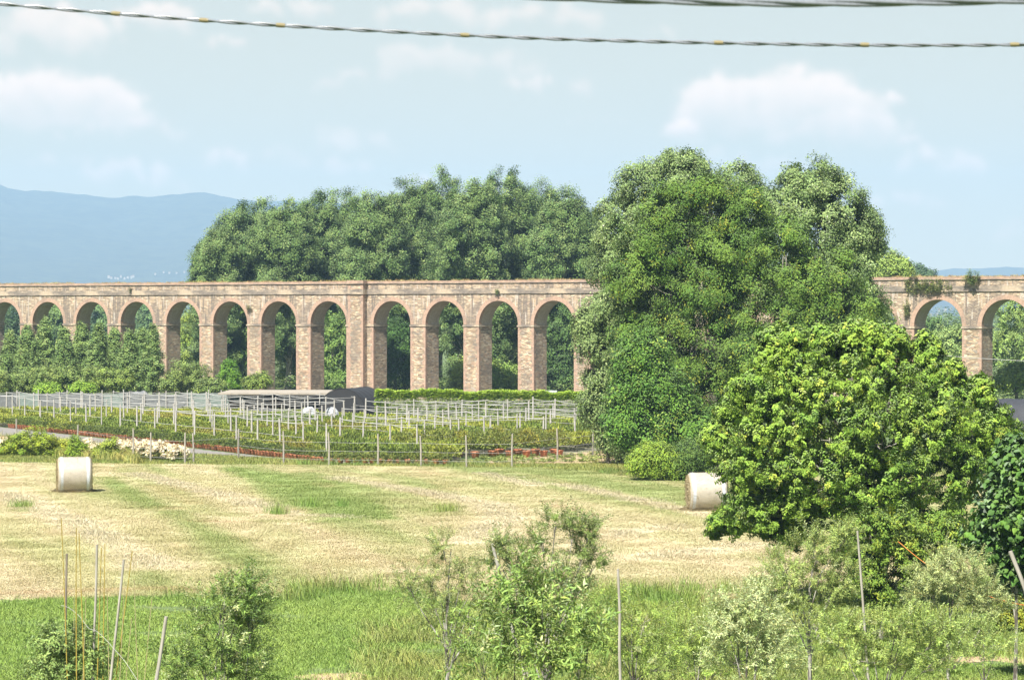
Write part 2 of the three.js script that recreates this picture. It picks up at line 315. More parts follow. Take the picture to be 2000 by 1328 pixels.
const inPoly = (P, x, y) => { let c = false; for (let i = 0, j = P.length - 1; i < P.length; j = i++) { const [xi, yi] = P[i], [xj, yj] = P[j]; if ((yi > y) !== (yj > y) && x < (xj - xi) * (y - yi) / (yj - yi) + xi) c = !c; } return c; };
const segDist = (x, y, a, b) => { const dx = b[0] - a[0], dy = b[1] - a[1], t = clamp(((x - a[0]) * dx + (y - a[1]) * dy) / (dx * dx + dy * dy), 0, 1); return [Math.hypot(x - a[0] - t * dx, y - a[1] - t * dy), t]; };
const stroke = (list) => list.map(([x, y, w]) => [...ground(x, y), w]);
function along(P, x, z) { let best = 1e9; for (let i = 0; i + 1 < P.length; i++) { const [d, t] = segDist(x, z, P[i], P[i + 1]); best = Math.min(best, d / lerp(P[i][2], P[i + 1][2], t)); } return best; }   // distance in stroke widths

// the mown field: colours of grass, cut rows and straw laid out on the ground in metres
const greenStrokes = [[[455, 916, 1.0], [560, 945, 2.4], [640, 985, 3.0], [705, 1012, 2.0]], [[600, 925, 1.2], [760, 965, 2.2], [860, 1005, 1.6]], [[208, 932, 0.7], [245, 965, 1.0], [300, 992, 0.8]], [[232, 915, 0.7], [330, 960, 1.0], [400, 1000, 1.4], [450, 1008, 0.9]],
  [[340, 1000, 0.8], [430, 1055, 1.2], [520, 1100, 1.2], [600, 1150, 1.0]], [[30, 975, 0.4], [45, 1000, 0.4]], [[640, 985, 0.6], [720, 1000, 0.7]], [[520, 1018, 0.7], [640, 1020, 0.8]]].map(stroke);
const strawStrokes = [[[1090, 945, 0.5], [1240, 975, 0.7], [1400, 1010, 0.8]], [[640, 932, 0.7], [800, 957, 1.0], [960, 985, 1.2], [985, 1015, 1.2], [900, 1060, 1.4]], [[0, 960, 1.4], [160, 1030, 1.4], [300, 1110, 1.6]], [[260, 925, 1], [420, 965, 1.2], [560, 1000, 1.0]], [[580, 1005, 0.8], [700, 1012, 0.8]], [[950, 925, 0.7], [1050, 950, 0.7]],
  [[1260, 1090, 1.6], [1480, 1065, 1.6]], [[1180, 1050, 0.9], [1290, 1030, 0.9]]].map(stroke);
const soilStrokes = [[[300, 990, 0.5], [345, 994, 0.6]], [[400, 1018, 0.5], [470, 1020, 0.7]], [[0, 1160, 0.5], [300, 1150, 0.7], [560, 1160, 0.5]], [[1300, 1165, 0.8], [1400, 1170, 0.8]], [[300, 950, 0.6], [380, 985, 0.6]]].map(stroke);
function fieldLook(x, z) {                                            // [green 0..1, straw 0..1, soil 0..1]
  const p = 0.26 * x - 0.966 * z, q0 = 0.966 * x + 0.26 * z, q = q0 + 2.2 * (fbm(x / 22, z / 30, 2, 51) - 0.5);
  const rows = vnoise(q / 1.7, p / 55, 21), rows2 = vnoise(q / 0.6, p / 20, 22), big = fbm(q / 7 + 4, p / 36, 4, 23), fine = fbm(q / 0.8, p / 4.5, 4, 24);
  let green = 0.38 + 0.50 * smoothstep(x * 0.7 + (z - 112) * 0.4, -8, 18) + (rows - 0.5) * 0.6 + (rows2 - 0.5) * 0.4 + (big - 0.5) * 0.8 + (fine - 0.5) * 0.35;
  let straw = 0.45 + (rows2 - 0.5) * 0.9 + (fine - 0.5) * 0.5 - (big - 0.5) * 0.4, soil = smoothstep(fbm(q / 2 + 8, p / 9, 4, 26), 0.68, 0.85) * 0.6;
  const jag = 0.5 * (fine - 0.5);
  let strong = 0;
  greenStrokes.forEach((S, n) => { const d = along(S, x, z) + jag * 1.6, k = (1 - smoothstep(d, 0.25, 1.1)) * [0.58, 0.25, 0.36, 0.28, 0.16, 0.6, 0.35, 0.3][n]; green += 0.75 * k; strong = Math.max(strong, k); });
  for (const S of strawStrokes) { const k = 1 - smoothstep(along(S, x, z) + jag, 0.4, 1.1); green -= 0.5 * k; straw += 0.45 * k; }
  for (const S of soilStrokes) soil = Math.max(soil, 0.8 * (1 - smoothstep(along(S, x, z) + jag * 2, 0.3, 1.2)));
  return [clamp(green, 0, 1), clamp(straw, 0, 1), clamp(soil, 0, 1), strong];
}
function fieldColour(x, z) {
  const [g, s, d, k] = fieldLook(x, z);
  let c = mix3([0.42, 0.345, 0.21], [0.52, 0.455, 0.305], s);
  c = mix3(c, mix3([0.35, 0.345, 0.155], [0.21, 0.26, 0.075], smoothstep(g, 0.65, 1)), smoothstep(g, 0.15, 1.0) * 0.9);
  c = mix3(c, [0.15, 0.26, 0.045], k * 0.55);
  return mix3(c, [0.40, 0.24, 0.14], d * (1 - k) * 0.5);
}
const F0 = [-56, 80], FS = 112;                                       // corner and size of the field map, metres
const fieldT = tex(2048, 2048, (u, v) => { const x = F0[0] + u * FS, z = F0[1] + v * FS; if (Math.abs(x) > z * 0.21 + 12) return [0.40, 0.36, 0.19]; const n = hash(u * 2048 | 0, v * 2048 | 0, 5), c = vnoise(x * 7, z * 3.5, 6); return mul3(fieldColour(x, z), 0.84 + 0.18 * n + 0.16 * c); });
const fieldEdge = [];
{
  const px = [[-700, 902], [-100, 902], [0, 903], [180, 905], [360, 907], [500, 907], [700, 910], [900, 912], [1060, 913], [1170, 921], [1260, 934], [1380, 938], [1600, 930], [2100, 925], [2600, 925],
    [2600, 1100], [2000, 1130], [1640, 1140], [1480, 1170], [1440, 1192], [1330, 1186], [1290, 1160], [1180, 1175], [1000, 1178], [860, 1176], [790, 1158], [700, 1150], [600, 1152], [585, 1168], [470, 1168], [330, 1165], [200, 1170], [0, 1172], [-700, 1172]];
  const P = px.map(([x, y]) => ground(x, y)), r = rngOf(5);
  for (let i = 0; i < P.length; i++) { const a = P[i], b = P[(i + 1) % P.length], n = Math.max(1, Math.round(Math.hypot(b[0] - a[0], b[1] - a[1]) / 0.35)); for (let k = 0; k < n; k++) fieldEdge.push([lerp(a[0], b[0], k / n) + (r() - 0.5) * 0.3, lerp(a[1], b[1], k / n) + (r() - 0.5) * 0.55]); }
  const sh = new THREE.Shape(fieldEdge.map(([x, z]) => new THREE.Vector2(x, z))), g = new THREE.ShapeGeometry(sh), p = g.attributes.position, uv = g.attributes.uv;
  for (let i = 0; i < p.count; i++) { const x = p.getX(i), z = p.getY(i); uv.setXY(i, (x - F0[0]) / FS, (z - F0[1]) / FS); p.setXYZ(i, x, 0.012, -z); g.attributes.normal.setXYZ(i, 0, 1, 0); }
  tag(mesh('hay_field', g, std([1, 1, 1], 1, { map: fieldT })), 'mown hay field with pale straw rows and greener strips', 'field', null, 'structure');
}
// blades: a patch of grass stalks, many copies
function patch(seed, n, R, h, w, lean, vary = 0.3) {
  const r = rngOf(seed), g = new Geo();
  for (let k = 0; k < n; k++) {
    const t = r() * 6.28, q = Math.sqrt(r()) * R, x = q * Math.cos(t), z = q * Math.sin(t), H = h * (0.5 + r()), a = r() * 6.28, lx = Math.cos(a) * lean * H * (0.3 + r()), lz = Math.sin(a) * lean * H * (0.3 + r()), b = r() * 6.28, wx = Math.cos(b) * w, wz = Math.sin(b) * w;
    const c0 = 1 - vary + 2 * vary * r(), c = [c0 * (0.9 + 0.2 * r()), c0, c0 * (0.8 + 0.4 * r())], N = V(lx * 0.5 + (r() - 0.5) * 0.6, 1, lz * 0.5 + (r() - 0.5) * 0.6).normalize();
    const v = [[x - wx, 0, z - wz], [x + wx, 0, z + wz], [x + lx * 0.35 + wx * 0.7, H * 0.6, z + lz * 0.35 + wz * 0.7], [x + lx * 0.35 - wx * 0.7, H * 0.6, z + lz * 0.35 - wz * 0.7], [x + lx, H * (1 - 0.25 * lean), z + lz]].map((p) => g.vert(...p, N.x, N.y, N.z, p[0], p[2], c));
    g.i.push(v[0], v[1], v[2], v[0], v[2], v[3], v[3], v[2], v[4]);
  }
  return g.build(true);
}
function strew(name, geo, mat, spots, parent = scene) {               // spots: [x, y, z, scale, turn, [r, g, b], scaleY]
  const im = shade(new THREE.InstancedMesh(geo, mat, spots.length)), m = new THREE.Matrix4(), q = new THREE.Quaternion(), s = V(1, 1, 1), col = new THREE.Color();
  spots.forEach(([x, y, z, k, t, c, ky = 1], i) => { q.setFromAxisAngle(UP, t); s.set(k, k * ky, k); im.setMatrixAt(i, m.compose(V(x, y, z), q, s)); im.setColorAt(i, col.setRGB(...c)); });
  im.name = parent === scene ? numbered(name) : name; im.userData.kind = 'stuff'; parent.add(im); return im;
}
const inView = (x, z, m = 2) => Math.abs(x) < z * 1000 / F + m;
{
  const r = rngOf(91), stub = patch(3, 120, 0.75, 0.032, 0.0045, 1.6, 0.11), spots = [], S2 = [];
  for (let k = 0; k < 26000; k++) {
    const z = 84 + 88 * Math.pow(r(), 1.15), x = (r() * 2 - 1) * (z * 1000 / F + 3);
    if (!inPoly(fieldEdge, x, z)) continue;
    const L = fieldLook(x, z), c = mul3(fieldColour(x, z), 1.02 + 0.12 * (r() - 0.5));
    spots.push([x, 0.012, -z, 0.8 + 0.5 * r(), r() * 6.28, c, 0.7 + 0.5 * r() + L[3] * 1.2 + L[0] * 0.5]);
  }
  tag(strew('stubble', stub, M.straw, spots), 'cut stubble and straw lying over the mown hay field', 'stubble', null, 'stuff');
  {                                                                  // loose straw raked into low windrows
    const straw = patch(14, 110, 0.7, 0.13, 0.006, 1.6, 0.2), W = [];
    for (const S of strawStrokes) for (let i = 0; i + 1 < S.length; i++) { const L = Math.hypot(S[i + 1][0] - S[i][0], S[i + 1][1] - S[i][1]); for (let k = 0; k < L * 2.2; k++) { const t = r(), x = lerp(S[i][0], S[i + 1][0], t) + (r() - 0.5) * 1.1, z = lerp(S[i][1], S[i + 1][1], t) + (r() - 0.5) * 1.6; if (inPoly(fieldEdge, x, z)) W.push([x, 0.012, -z, 0.7 + 0.6 * r(), r() * 6.28, mul3([0.56, 0.50, 0.36], 0.9 + 0.2 * r()), 0.4 + 0.5 * r()]); } }
    tag(strew('straw', straw, M.straw, W), 'loose pale straw left in low windrows across the mown field', 'straw', null, 'stuff');
  }
  const blade = patch(4, 120, 0.62, 0.07, 0.005, 0.9, 0.24);
  for (let k = 0; k < 15000; k++) {
    const z = 66 + 30 * Math.pow(r(), 1.2), x = (r() * 2 - 1) * (z * 1000 / F + 3);
    if (inPoly(fieldEdge, x, z)) continue;
    const b = fbm(x / 4, z / 6, 4, 44), wild = smoothstep(x, -6, 4), bare = smoothstep(fbm(x / 2.2, z / 2.2, 3, 47) + (z < 71.5 && x > -5.6 && x < -1.6 ? 0.25 : 0) + (x > 10.5 && z < 74 ? 0.16 : 0), 0.60, 0.72);
    if (r() < bare * 0.93) continue;
    let c = mix3([0.175, 0.285, 0.06], [0.28, 0.37, 0.105], clamp(b * 1.4 - 0.2 + (r() - 0.5) * 0.3, 0, 1)); if (wild > 0) c = mix3(c, [0.29, 0.33, 0.11], wild * 0.55 * smoothstep(b, 0.35, 0.7));
    S2.push([x, 0.002, -z, 0.8 + 0.5 * r(), r() * 6.28, c, 0.8 + 0.6 * r() + wild * 0.8 * b]);
  }
  for (let k = 0; k < 5200; k++) {
    const px = -60 + 1400 * r(), py = 872 + 48 * r(), [x, z] = ground(px, py); if (inPoly(fieldEdge, x, z) || py < 866 + px * 0.058 && px < 640 || px > 640 && px < 1240 && py < 908 && r() < (px > 900 ? 0.93 : 1)) continue;
    S2.push([x, 0.002, -z, 1.0 + 0.6 * r(), r() * 6.28, mix3([0.16, 0.23, 0.05], [0.33, 0.31, 0.12], r()), 1.0 + 1.2 * r()]);
  }
  tag(strew('lawn_grass', blade, M.grass, S2), 'bright green grass of the garden strip before the hay field', 'grass', null, 'stuff');
  // taller grass along the seam of field and garden, and along the far edge
  const tall = patch(6, 80, 0.34, 0.40, 0.0048, 0.85, 0.34), S3 = [];
  for (const [x, z] of fieldEdge) {
    if (!inView(x, z, 3)) continue;
    const near = z < 100, p = near ? (x < -8.5 ? 0.08 : x < -6 ? 0.5 : 0.22) : (x < -15 ? 0.15 : x > 5 ? 0.85 : x > -4.5 ? 0.12 : 0.35);
    for (let k = 0; k < 3; k++) if (r() < p) { const c = mix3([0.13, 0.24, 0.04], [0.30, 0.29, 0.12], r() < (near ? 0.25 : 0.45) ? 0.5 + 0.5 * r() : r() * 0.3); S3.push([x + (r() - 0.5) * 1.0, 0.005, -(z + (near ? -0.4 - r() * 1.2 : 0.2 + r() * 0.7)), 0.7 + 0.7 * r(), r() * 6.28, c, (near ? 0.9 : 0.8) * (0.45 + 0.85 * r())]); }
  }
  for (const [px, py, n, R] of [[45, 990, 5, 0.4], [1230, 1165, 16, 1.2], [1285, 1172, 16, 1.1], [1345, 1185, 12, 1.0], [640, 1158, 14, 1.6], [740, 1160, 12, 1.4], [550, 1005, 6, 0.6], [630, 990, 8, 0.9], [860, 1000, 6, 0.8], [1420, 1160, 16, 1.4]]) { const [x, z] = ground(px, py); for (let k = 0; k < n; k++) S3.push([x + (r() - 0.5) * 2 * R, 0.01, -(z + (r() - 0.5) * 2 * R), 0.7 + 0.6 * r(), r() * 6.28, mix3([0.12, 0.24, 0.035], [0.25, 0.29, 0.09], r()), 0.7 + 0.7 * r()]); }
  // rank growth under the olives
  for (let k = 0; k < 3400; k++) {
    const z = 56 + 26 * r(), x = -4 + r() * 24; if (!inView(x, z, 2) || inPoly(fieldEdge, x, z)) continue;
    if (smoothstep(fbm(x / 3, z / 3, 3, 71) - 0.2 * smoothstep(x, 9.5, 11.5), 0.42, 0.55) < r()) continue;
    S3.push([x, 0.0, -z, 0.8 + 0.7 * r(), r() * 6.28, mix3([0.17, 0.26, 0.055], [0.34, 0.34, 0.15], r()), 0.35 + 0.6 * r()]);
  }
  tag(strew('tall_grass', tall, M.grass, S3), 'uncut tall grass and weeds along the edges of the hay field', 'grass', null, 'stuff');
}
// bare patches
{
  const g = (name, label, pts, y, mat, seed) => { const r = rngOf(seed), P = []; for (let i = 0; i < pts.length; i++) { const a = ground(...pts[i]), b = ground(...pts[(i + 1) % pts.length]), n = Math.max(2, Math.round(Math.hypot(b[0] - a[0], b[1] - a[1]) / 0.5)); for (let k = 0; k < n; k++) P.push(new THREE.Vector2(lerp(a[0], b[0], k / n) + (r() - 0.5) * 0.35, lerp(a[1], b[1], k / n) + (r() - 0.5) * 0.5)); }
    const s = new THREE.ShapeGeometry(new THREE.Shape(P)), p = s.attributes.position; for (let i = 0; i < p.count; i++) { const x = p.getX(i), z = p.getY(i); s.attributes.uv.setXY(i, x, z); p.setXYZ(i, x, y, -z); s.attributes.normal.setXYZ(i, 0, 1, 0); }
    return tag(mesh(name, s, mat), label, name.replace('_', ' '), null, 'structure'); };
  const soil = std([1.05, 1, 0.95], 1, { map: rep(soilT, 3), bumpMap: rep(soilT, 3), bumpScale: 0.05 });
  g('soil', 'bare reddish soil at the garden edge in front of the lawn', [[560, 1318], [700, 1314], [760, 1322], [810, 1312], [850, 1330], [800, 1400], [560, 1400]], 0.006, soil, 3);
  g('soil', 'bare reddish soil and straw under the olives at the bottom right', [[1800, 1262], [1880, 1240], [1960, 1236], [2080, 1225], [2080, 1330], [1990, 1300], [1930, 1290], [1860, 1300]], 0.007, soil, 13);
  g('dirt', 'bare dry ground between potted shrubs and the poplar clump', [[930, 905], [1000, 893], [1100, 886], [1180, 880], [1230, 915], [1180, 920], [1060, 911], [960, 911]], 0.008, std([0.95, 0.93, 0.86], 1, { map: rep(soilT, 4) }), 4);
  g('path', 'grey gravel path between the pot row and white flowers', [[-60, 828], [60, 841], [200, 857], [330, 871], [440, 884], [520, 893], [620, 905], [560, 908], [350, 908], [230, 904], [200, 880], [100, 860], [-60, 846]], 0.010, grained([0.24, 0.225, 0.21], 1, 2), 5);
  g('nursery_ground', 'dark matted ground under the nursery beds', [[-500, 790], [20, 834], [330, 868], [640, 905], [890, 907], [900, 892], [1150, 886], [1240, 860], [1240, 770], [500, 772], [-500, 772]], 0.004, grained([0.21, 0.20, 0.14], 1, 3), 6);
}

// ---------------------------------------------------------------- masonry textures
function rubble(seed, palette, mortar, N = 1024, cx = 34, cy = 96, joint = 0.10, weathered = false) {   // coursed rubble: cells of a jittered grid; returns [colour, height]
  const h = new Float32Array(N * N), col = (u, v) => {
    const x = u * cx, y = v * cy + 0.35 * (fbm(u * 12, v * 12, 2, seed, 12, 12) - 0.5); let d1 = 9, d2 = 9, id = 0; const iy = Math.floor(y);
    for (let j = -1; j <= 1; j++) { const yy = iy + j, off = mod(yy, 2) * 0.5, ix = Math.floor(x - off); for (let i = -1; i <= 1; i++) { const a = mod(ix + i, cx), b = mod(yy, cy), px = ix + i + off + 0.5 + (hash(a, b, seed) - 0.5) * 0.9, py = yy + 0.5 + (hash(a, b, seed + 1) - 0.5) * 0.55, d = Math.abs(x - px) * 0.9 + Math.abs(y - py); if (d < d1) { d2 = d1; d1 = d; id = a * 977 + b * 31; } else if (d < d2) d2 = d; } }
    const k = smoothstep(d2 - d1, joint * 0.3, joint * 2.2), t = hash(id, 7, seed), p = palette[Math.floor(t * palette.length) % palette.length], b = 0.6 + 0.72 * hash(id, 8, seed), fine = 0.85 + 0.3 * fbm(u * 120, v * 120, 3, seed + 9, 120, 120);
    const wet = smoothstep(fbm(u * 6, v * 4, 5, seed + 3, 6, 4), 0.46, 0.68);
    let c = mix3(mortar, mul3(p, b), k); c = mix3(c, [0.20, 0.18, 0.165], wet * 0.55);
    if (weathered) { const run = vnoise(u * 90, v * 7, seed + 50, 90, 7) * 0.6 + vnoise(u * 31, v * 4, seed + 51, 31, 4) * 0.4, lime = smoothstep(vnoise(u * 70, v * 9, seed + 52, 70, 9), 0.74, 0.9); c = mix3(c, [0.17, 0.155, 0.145], smoothstep(run, 0.5, 0.72) * 0.7); c = mix3(c, [0.70, 0.67, 0.62], lime * 0.55); }
    h[Math.floor(v * N) * N + Math.floor(u * N)] = k * (0.55 + 0.45 * hash(id, 9, seed)); return mul3(c, fine);
  };
  const map = tex(N, N, col), bump = tex(N, N, (u, v) => h[Math.floor(v * N) * N + Math.floor(u * N)], false); return [map, bump];
}
const [stoneT, stoneB] = rubble(11, [[0.52, 0.42, 0.29], [0.46, 0.36, 0.25], [0.60, 0.51, 0.37], [0.38, 0.30, 0.22], [0.48, 0.35, 0.25], [0.44, 0.40, 0.34], [0.66, 0.58, 0.43]], [0.42, 0.36, 0.29], 1024, 26, 100, 0.08);
const palette = [[0.52, 0.42, 0.30], [0.46, 0.37, 0.27], [0.58, 0.50, 0.38], [0.40, 0.33, 0.26], [0.46, 0.36, 0.28]];
const [wallT, wallB] = rubble(19, palette, [0.43, 0.37, 0.305], 1024, 26, 100, 0.08, true);
const brickT = tex(512, 512, (u, v) => { const y = v * 64, row = Math.floor(y), x = u * 16 + (row % 2) * 0.5, ix = mod(Math.floor(x), 16), e = Math.min(x - Math.floor(x), 1) , k = Math.min(smoothstep(Math.min(y - row, row + 1 - y), 0.04, 0.2), smoothstep(Math.min(e, 1 - e), 0.01, 0.06)); const t = hash(ix, row, 3), n = fbm(u * 30, v * 30, 3, 4, 30, 30), st = smoothstep(fbm(u * 5, v * 5, 4, 6, 5, 5), 0.5, 0.75); let c = mix3([0.40, 0.245, 0.175], [0.53, 0.36, 0.27], t); c = mix3([0.44, 0.36, 0.29], c, k); return mul3(mix3(c, [0.24, 0.19, 0.16], st * 0.5), 0.75 + 0.45 * n); });
const stainT = tex(512, 512, (u, v) => { const a = fbm(u * 4, v * 16, 5, 81, 4, 16), b = fbm(u * 40, v * 40, 3, 82, 40, 40); return mul3(mix3([0.19, 0.165, 0.145], [0.46, 0.38, 0.29], smoothstep(a, 0.36, 0.66)), 0.7 + 0.6 * b); });
const plasterT = tex(512, 512, (u, v) => { const a = fbm(u * 6, v * 6, 5, 91, 6, 6), b = fbm(u * 50, v * 50, 3, 92, 50, 50), w = smoothstep(fbm(u * 7, v * 3, 4, 95, 7, 3), 0.5, 0.75); return mul3(mix3(mix3([0.36, 0.29, 0.22], [0.48, 0.42, 0.34], a), [0.62, 0.60, 0.55], w * 0.4), 0.75 + 0.5 * b); });
const stone = std([0.72, 0.675, 0.64], 1, { map: rep(stoneT, 11), bumpMap: rep(stoneB, 11), bumpScale: 0.06 });
const wallStone = std([0.74, 0.695, 0.66], 1, { map: rep(wallT, 11), bumpMap: rep(wallB, 11), bumpScale: 0.06 });
const brick = std([0.72, 0.70, 0.68], 0.95, { map: rep(brickT, 4.2) });
const stain = std([0.8, 0.78, 0.75], 1, { map: rep(stainT, 7) });
const plaster = std([0.75, 0.73, 0.7], 1, { map: rep(plasterT, 6) });

// ---------------------------------------------------------------- the aqueduct
const AQ = { x: -58.82, z: 325.88, dx: 0.82006, dz: -0.57227, turn: -Math.atan2(0.57227, 0.82006) };
const aqAt = (t, back = 0) => [AQ.x + AQ.dx * t - AQ.dz * back, AQ.z + AQ.dz * t + AQ.dx * back];   // along the front face, back: metres behind it
const aqT = (px) => { const s = 17 + 4.9 * px / 2000, X = (px - 1000) / s, Z = F / s; return (X - AQ.x) * AQ.dx + (Z - AQ.z) * AQ.dz; };
const RAD = 2.42, DEEP = 2.3, SPRING = 7.66, CROWN_TOP = 10.78;
const arches = []; for (let k = -4; k <= 6; k++) arches.push(48.15 - 6.78 * (6 - k)); for (let k = 0; k < 7; k++) arches.push(56.55 + 6.75 * k); for (let k = 0; k < 8; k++) arches.push(105.5 + 6.75 * k);
const T0 = arches[0] - 3.39, T1 = arches[arches.length - 1] + 3.39;
{
  const aq = thing('aqueduct', 'long stone and brick aqueduct with round arches crossing behind the nursery', 'aqueduct', [AQ.x, 0, -AQ.z], AQ.turn);
  const ext = (shape, depth, z) => { const g = new THREE.ExtrudeGeometry(shape, { depth, bevelEnabled: false, curveSegments: 40 }); g.translate(0, 0, z); return g; };
  const edges = [T0]; for (let k = 0; k + 1 < arches.length; k++) edges.push((arches[k] + arches[k + 1]) / 2); edges.push(T1);
  const wideAt = arches.map((t, k) => k + 1 < arches.length && arches[k + 1] - t > 7.5);
  arches.forEach((t, k) => {
    const s = new THREE.Shape(); s.moveTo(edges[k], SPRING); s.lineTo(t - RAD, SPRING);
    for (let q = 1; q <= 36; q++) { const a = Math.PI * (1 - q / 36); s.lineTo(t + RAD * Math.cos(a), SPRING + RAD * Math.sin(a)); }
    s.lineTo(edges[k + 1], SPRING); s.lineTo(edges[k + 1], CROWN_TOP); s.lineTo(edges[k], CROWN_TOP); s.closePath();
    mesh('arch_wall', ext(s, DEEP, -DEEP), [wallStone, plaster], aq);
    const g = new Geo(), N = 40, T = 0.40, zf = 0.025;                // brick arch ring, courses radial
    let prev = null;
    for (let q = 0; q <= N; q++) {
      const a = Math.PI * (1 - q / N), c = Math.cos(a), n = Math.sin(a), arc = q / N * Math.PI * (RAD + 0.2), P = (r, z) => [t + r * c, SPRING + r * n, z];
      const v = [g.vert(...P(RAD - 0.012, zf), 0, 0, 1, 0, arc), g.vert(...P(RAD + T, zf), 0, 0, 1, T, arc), g.vert(...P(RAD + T, zf), c, n, 0, 0, arc), g.vert(...P(RAD + T, -0.05), c, n, 0, 0.1, arc), g.vert(...P(RAD - 0.012, zf), -c, -n, 0, 0, arc), g.vert(...P(RAD - 0.012, -0.42), -c, -n, 0, 0.42, arc)];
      if (prev) for (const [x, y] of [[0, 1], [2, 3], [5, 4]]) g.i.push(prev[x], v[x], prev[y], v[x], v[y], prev[y]);
      prev = v;
    }
    mesh('arch_ring', g.build(), brick, aq);
  });
  const pier = (a, b, k) => {
    const p = mesh('pier', new Geo().box(a, 0, -DEEP, b, SPRING - 0.22, 0, k * 1.7, k * 0.9).build(), stone, aq), r = rngOf(400 + k);
    for (const [x, sx] of [[a, 1], [b, -1]]) { const q = new Geo(); for (let y = 0, i = 0; y < SPRING - 0.25; i++) { const h = 0.24 + 0.22 * r(), y1 = Math.min(y + h, SPRING - 0.22), w = i % 2 ? 0.20 : 0.34 + 0.08 * r(), x0 = sx > 0 ? x - 0.012 : x - w, x1 = sx > 0 ? x + w : x + 0.012; q.box(x0, y, -(i % 2 ? 0.36 : 0.22), x1, y1, 0.012 + 0.008 * r(), r() * 3, r() * 3); y = y1; } mesh('brick_quoin', q.build(), brick, p); }
    mesh('impost_band', new Geo().box(a - 0.09, SPRING - 0.22, -DEEP - 0.09, b + 0.09, SPRING - 0.06, 0.09).box(a - 0.02, SPRING - 0.06, -DEEP - 0.02, b + 0.02, SPRING - 0.001, 0.02).build(), stain, p);
  };
  for (let k = 0; k + 1 < arches.length; k++) pier(arches[k] + RAD, arches[k + 1] - RAD, k);
  pier(arches[0] - RAD - 1.94, arches[0] - RAD, 40); pier(arches[arches.length - 1] + RAD, arches[arches.length - 1] + RAD + 1.94, 41);
  const run = (name, y0, y1, out, mat) => mesh(name, new Geo().box(T0, y0, -DEEP - out, T1, y1, out).build(), mat, aq);
  run('string_course', 10.78, 10.87, 0.11, stain); run('stained_course', 10.87, 11.30, 0.045, stain); run('parapet_wall', 11.30, 11.86, 0.02, wallStone); run('coping_lip', 11.86, 11.91, 0.13, stain); run('coping', 11.91, 12.13, 0.085, brick);
  wideAt.forEach((w, k) => { if (!w) return; const c = (arches[k] + arches[k + 1]) / 2, g = new Geo().box(c - 0.97, 0, 0.002, c + 0.97, 12.17, 0.72, 3, 1).build(), b = mesh('buttress', g, stone, aq), r = rngOf(7 + k);
    for (const [x, sx] of [[c - 0.97, 1], [c + 0.97, -1]]) { const q = new Geo(); for (let y = 0, i = 0; y < 12.1; i++) { const h = 0.26 + 0.2 * r(), y1 = Math.min(y + h, 12.16), ww = i % 2 ? 0.22 : 0.36, x0 = sx > 0 ? x - 0.014 : x - ww, x1 = sx > 0 ? x + ww : x + 0.014; q.box(x0, y, i % 2 ? 0.36 : 0.5, x1, y1, 0.735 + 0.008 * r(), r() * 3, r() * 3); y = y1; } mesh('brick_quoin', q.build(), brick, b); }
    for (const [n, y0, y1, o, m] of [['string_course', 10.775, 10.875, 0.11, stain], ['stained_course', 10.875, 11.31, 0.045, stain], ['coping_lip', 11.855, 11.915, 0.13, stain], ['coping', 11.915, 12.20, 0.09, brick]]) mesh(n, new Geo().box(c - 0.97 - o, y0, 0.12, c + 0.97 + o, y1, 0.74 + o, 5, 2).build(), m, b); });
  const r = rngOf(17), tuft = patch(9, 26, 0.28, 0.24, 0.012, 0.9, 0.35), spots = [];
  for (let k = 0; k < 1500; k++) { const t = lerp(T0 + 1, T1 - 1, r()), v = fbm(t / 2.5, 1, 3, 5); if (v < 0.3 + 0.15 * r()) continue; spots.push([t, 12.12, -r() * DEEP, 0.6 + 0.8 * r(), r() * 6, mix3([0.36, 0.26, 0.16], [0.34, 0.33, 0.12], r() * r()), 0.3 + 1.0 * v * r()]); }
  const gr = strew('grass', tuft, M.grass, spots, aq); gr.name = 'dry_grass'; gr.userData.kind = 'stuff';
}

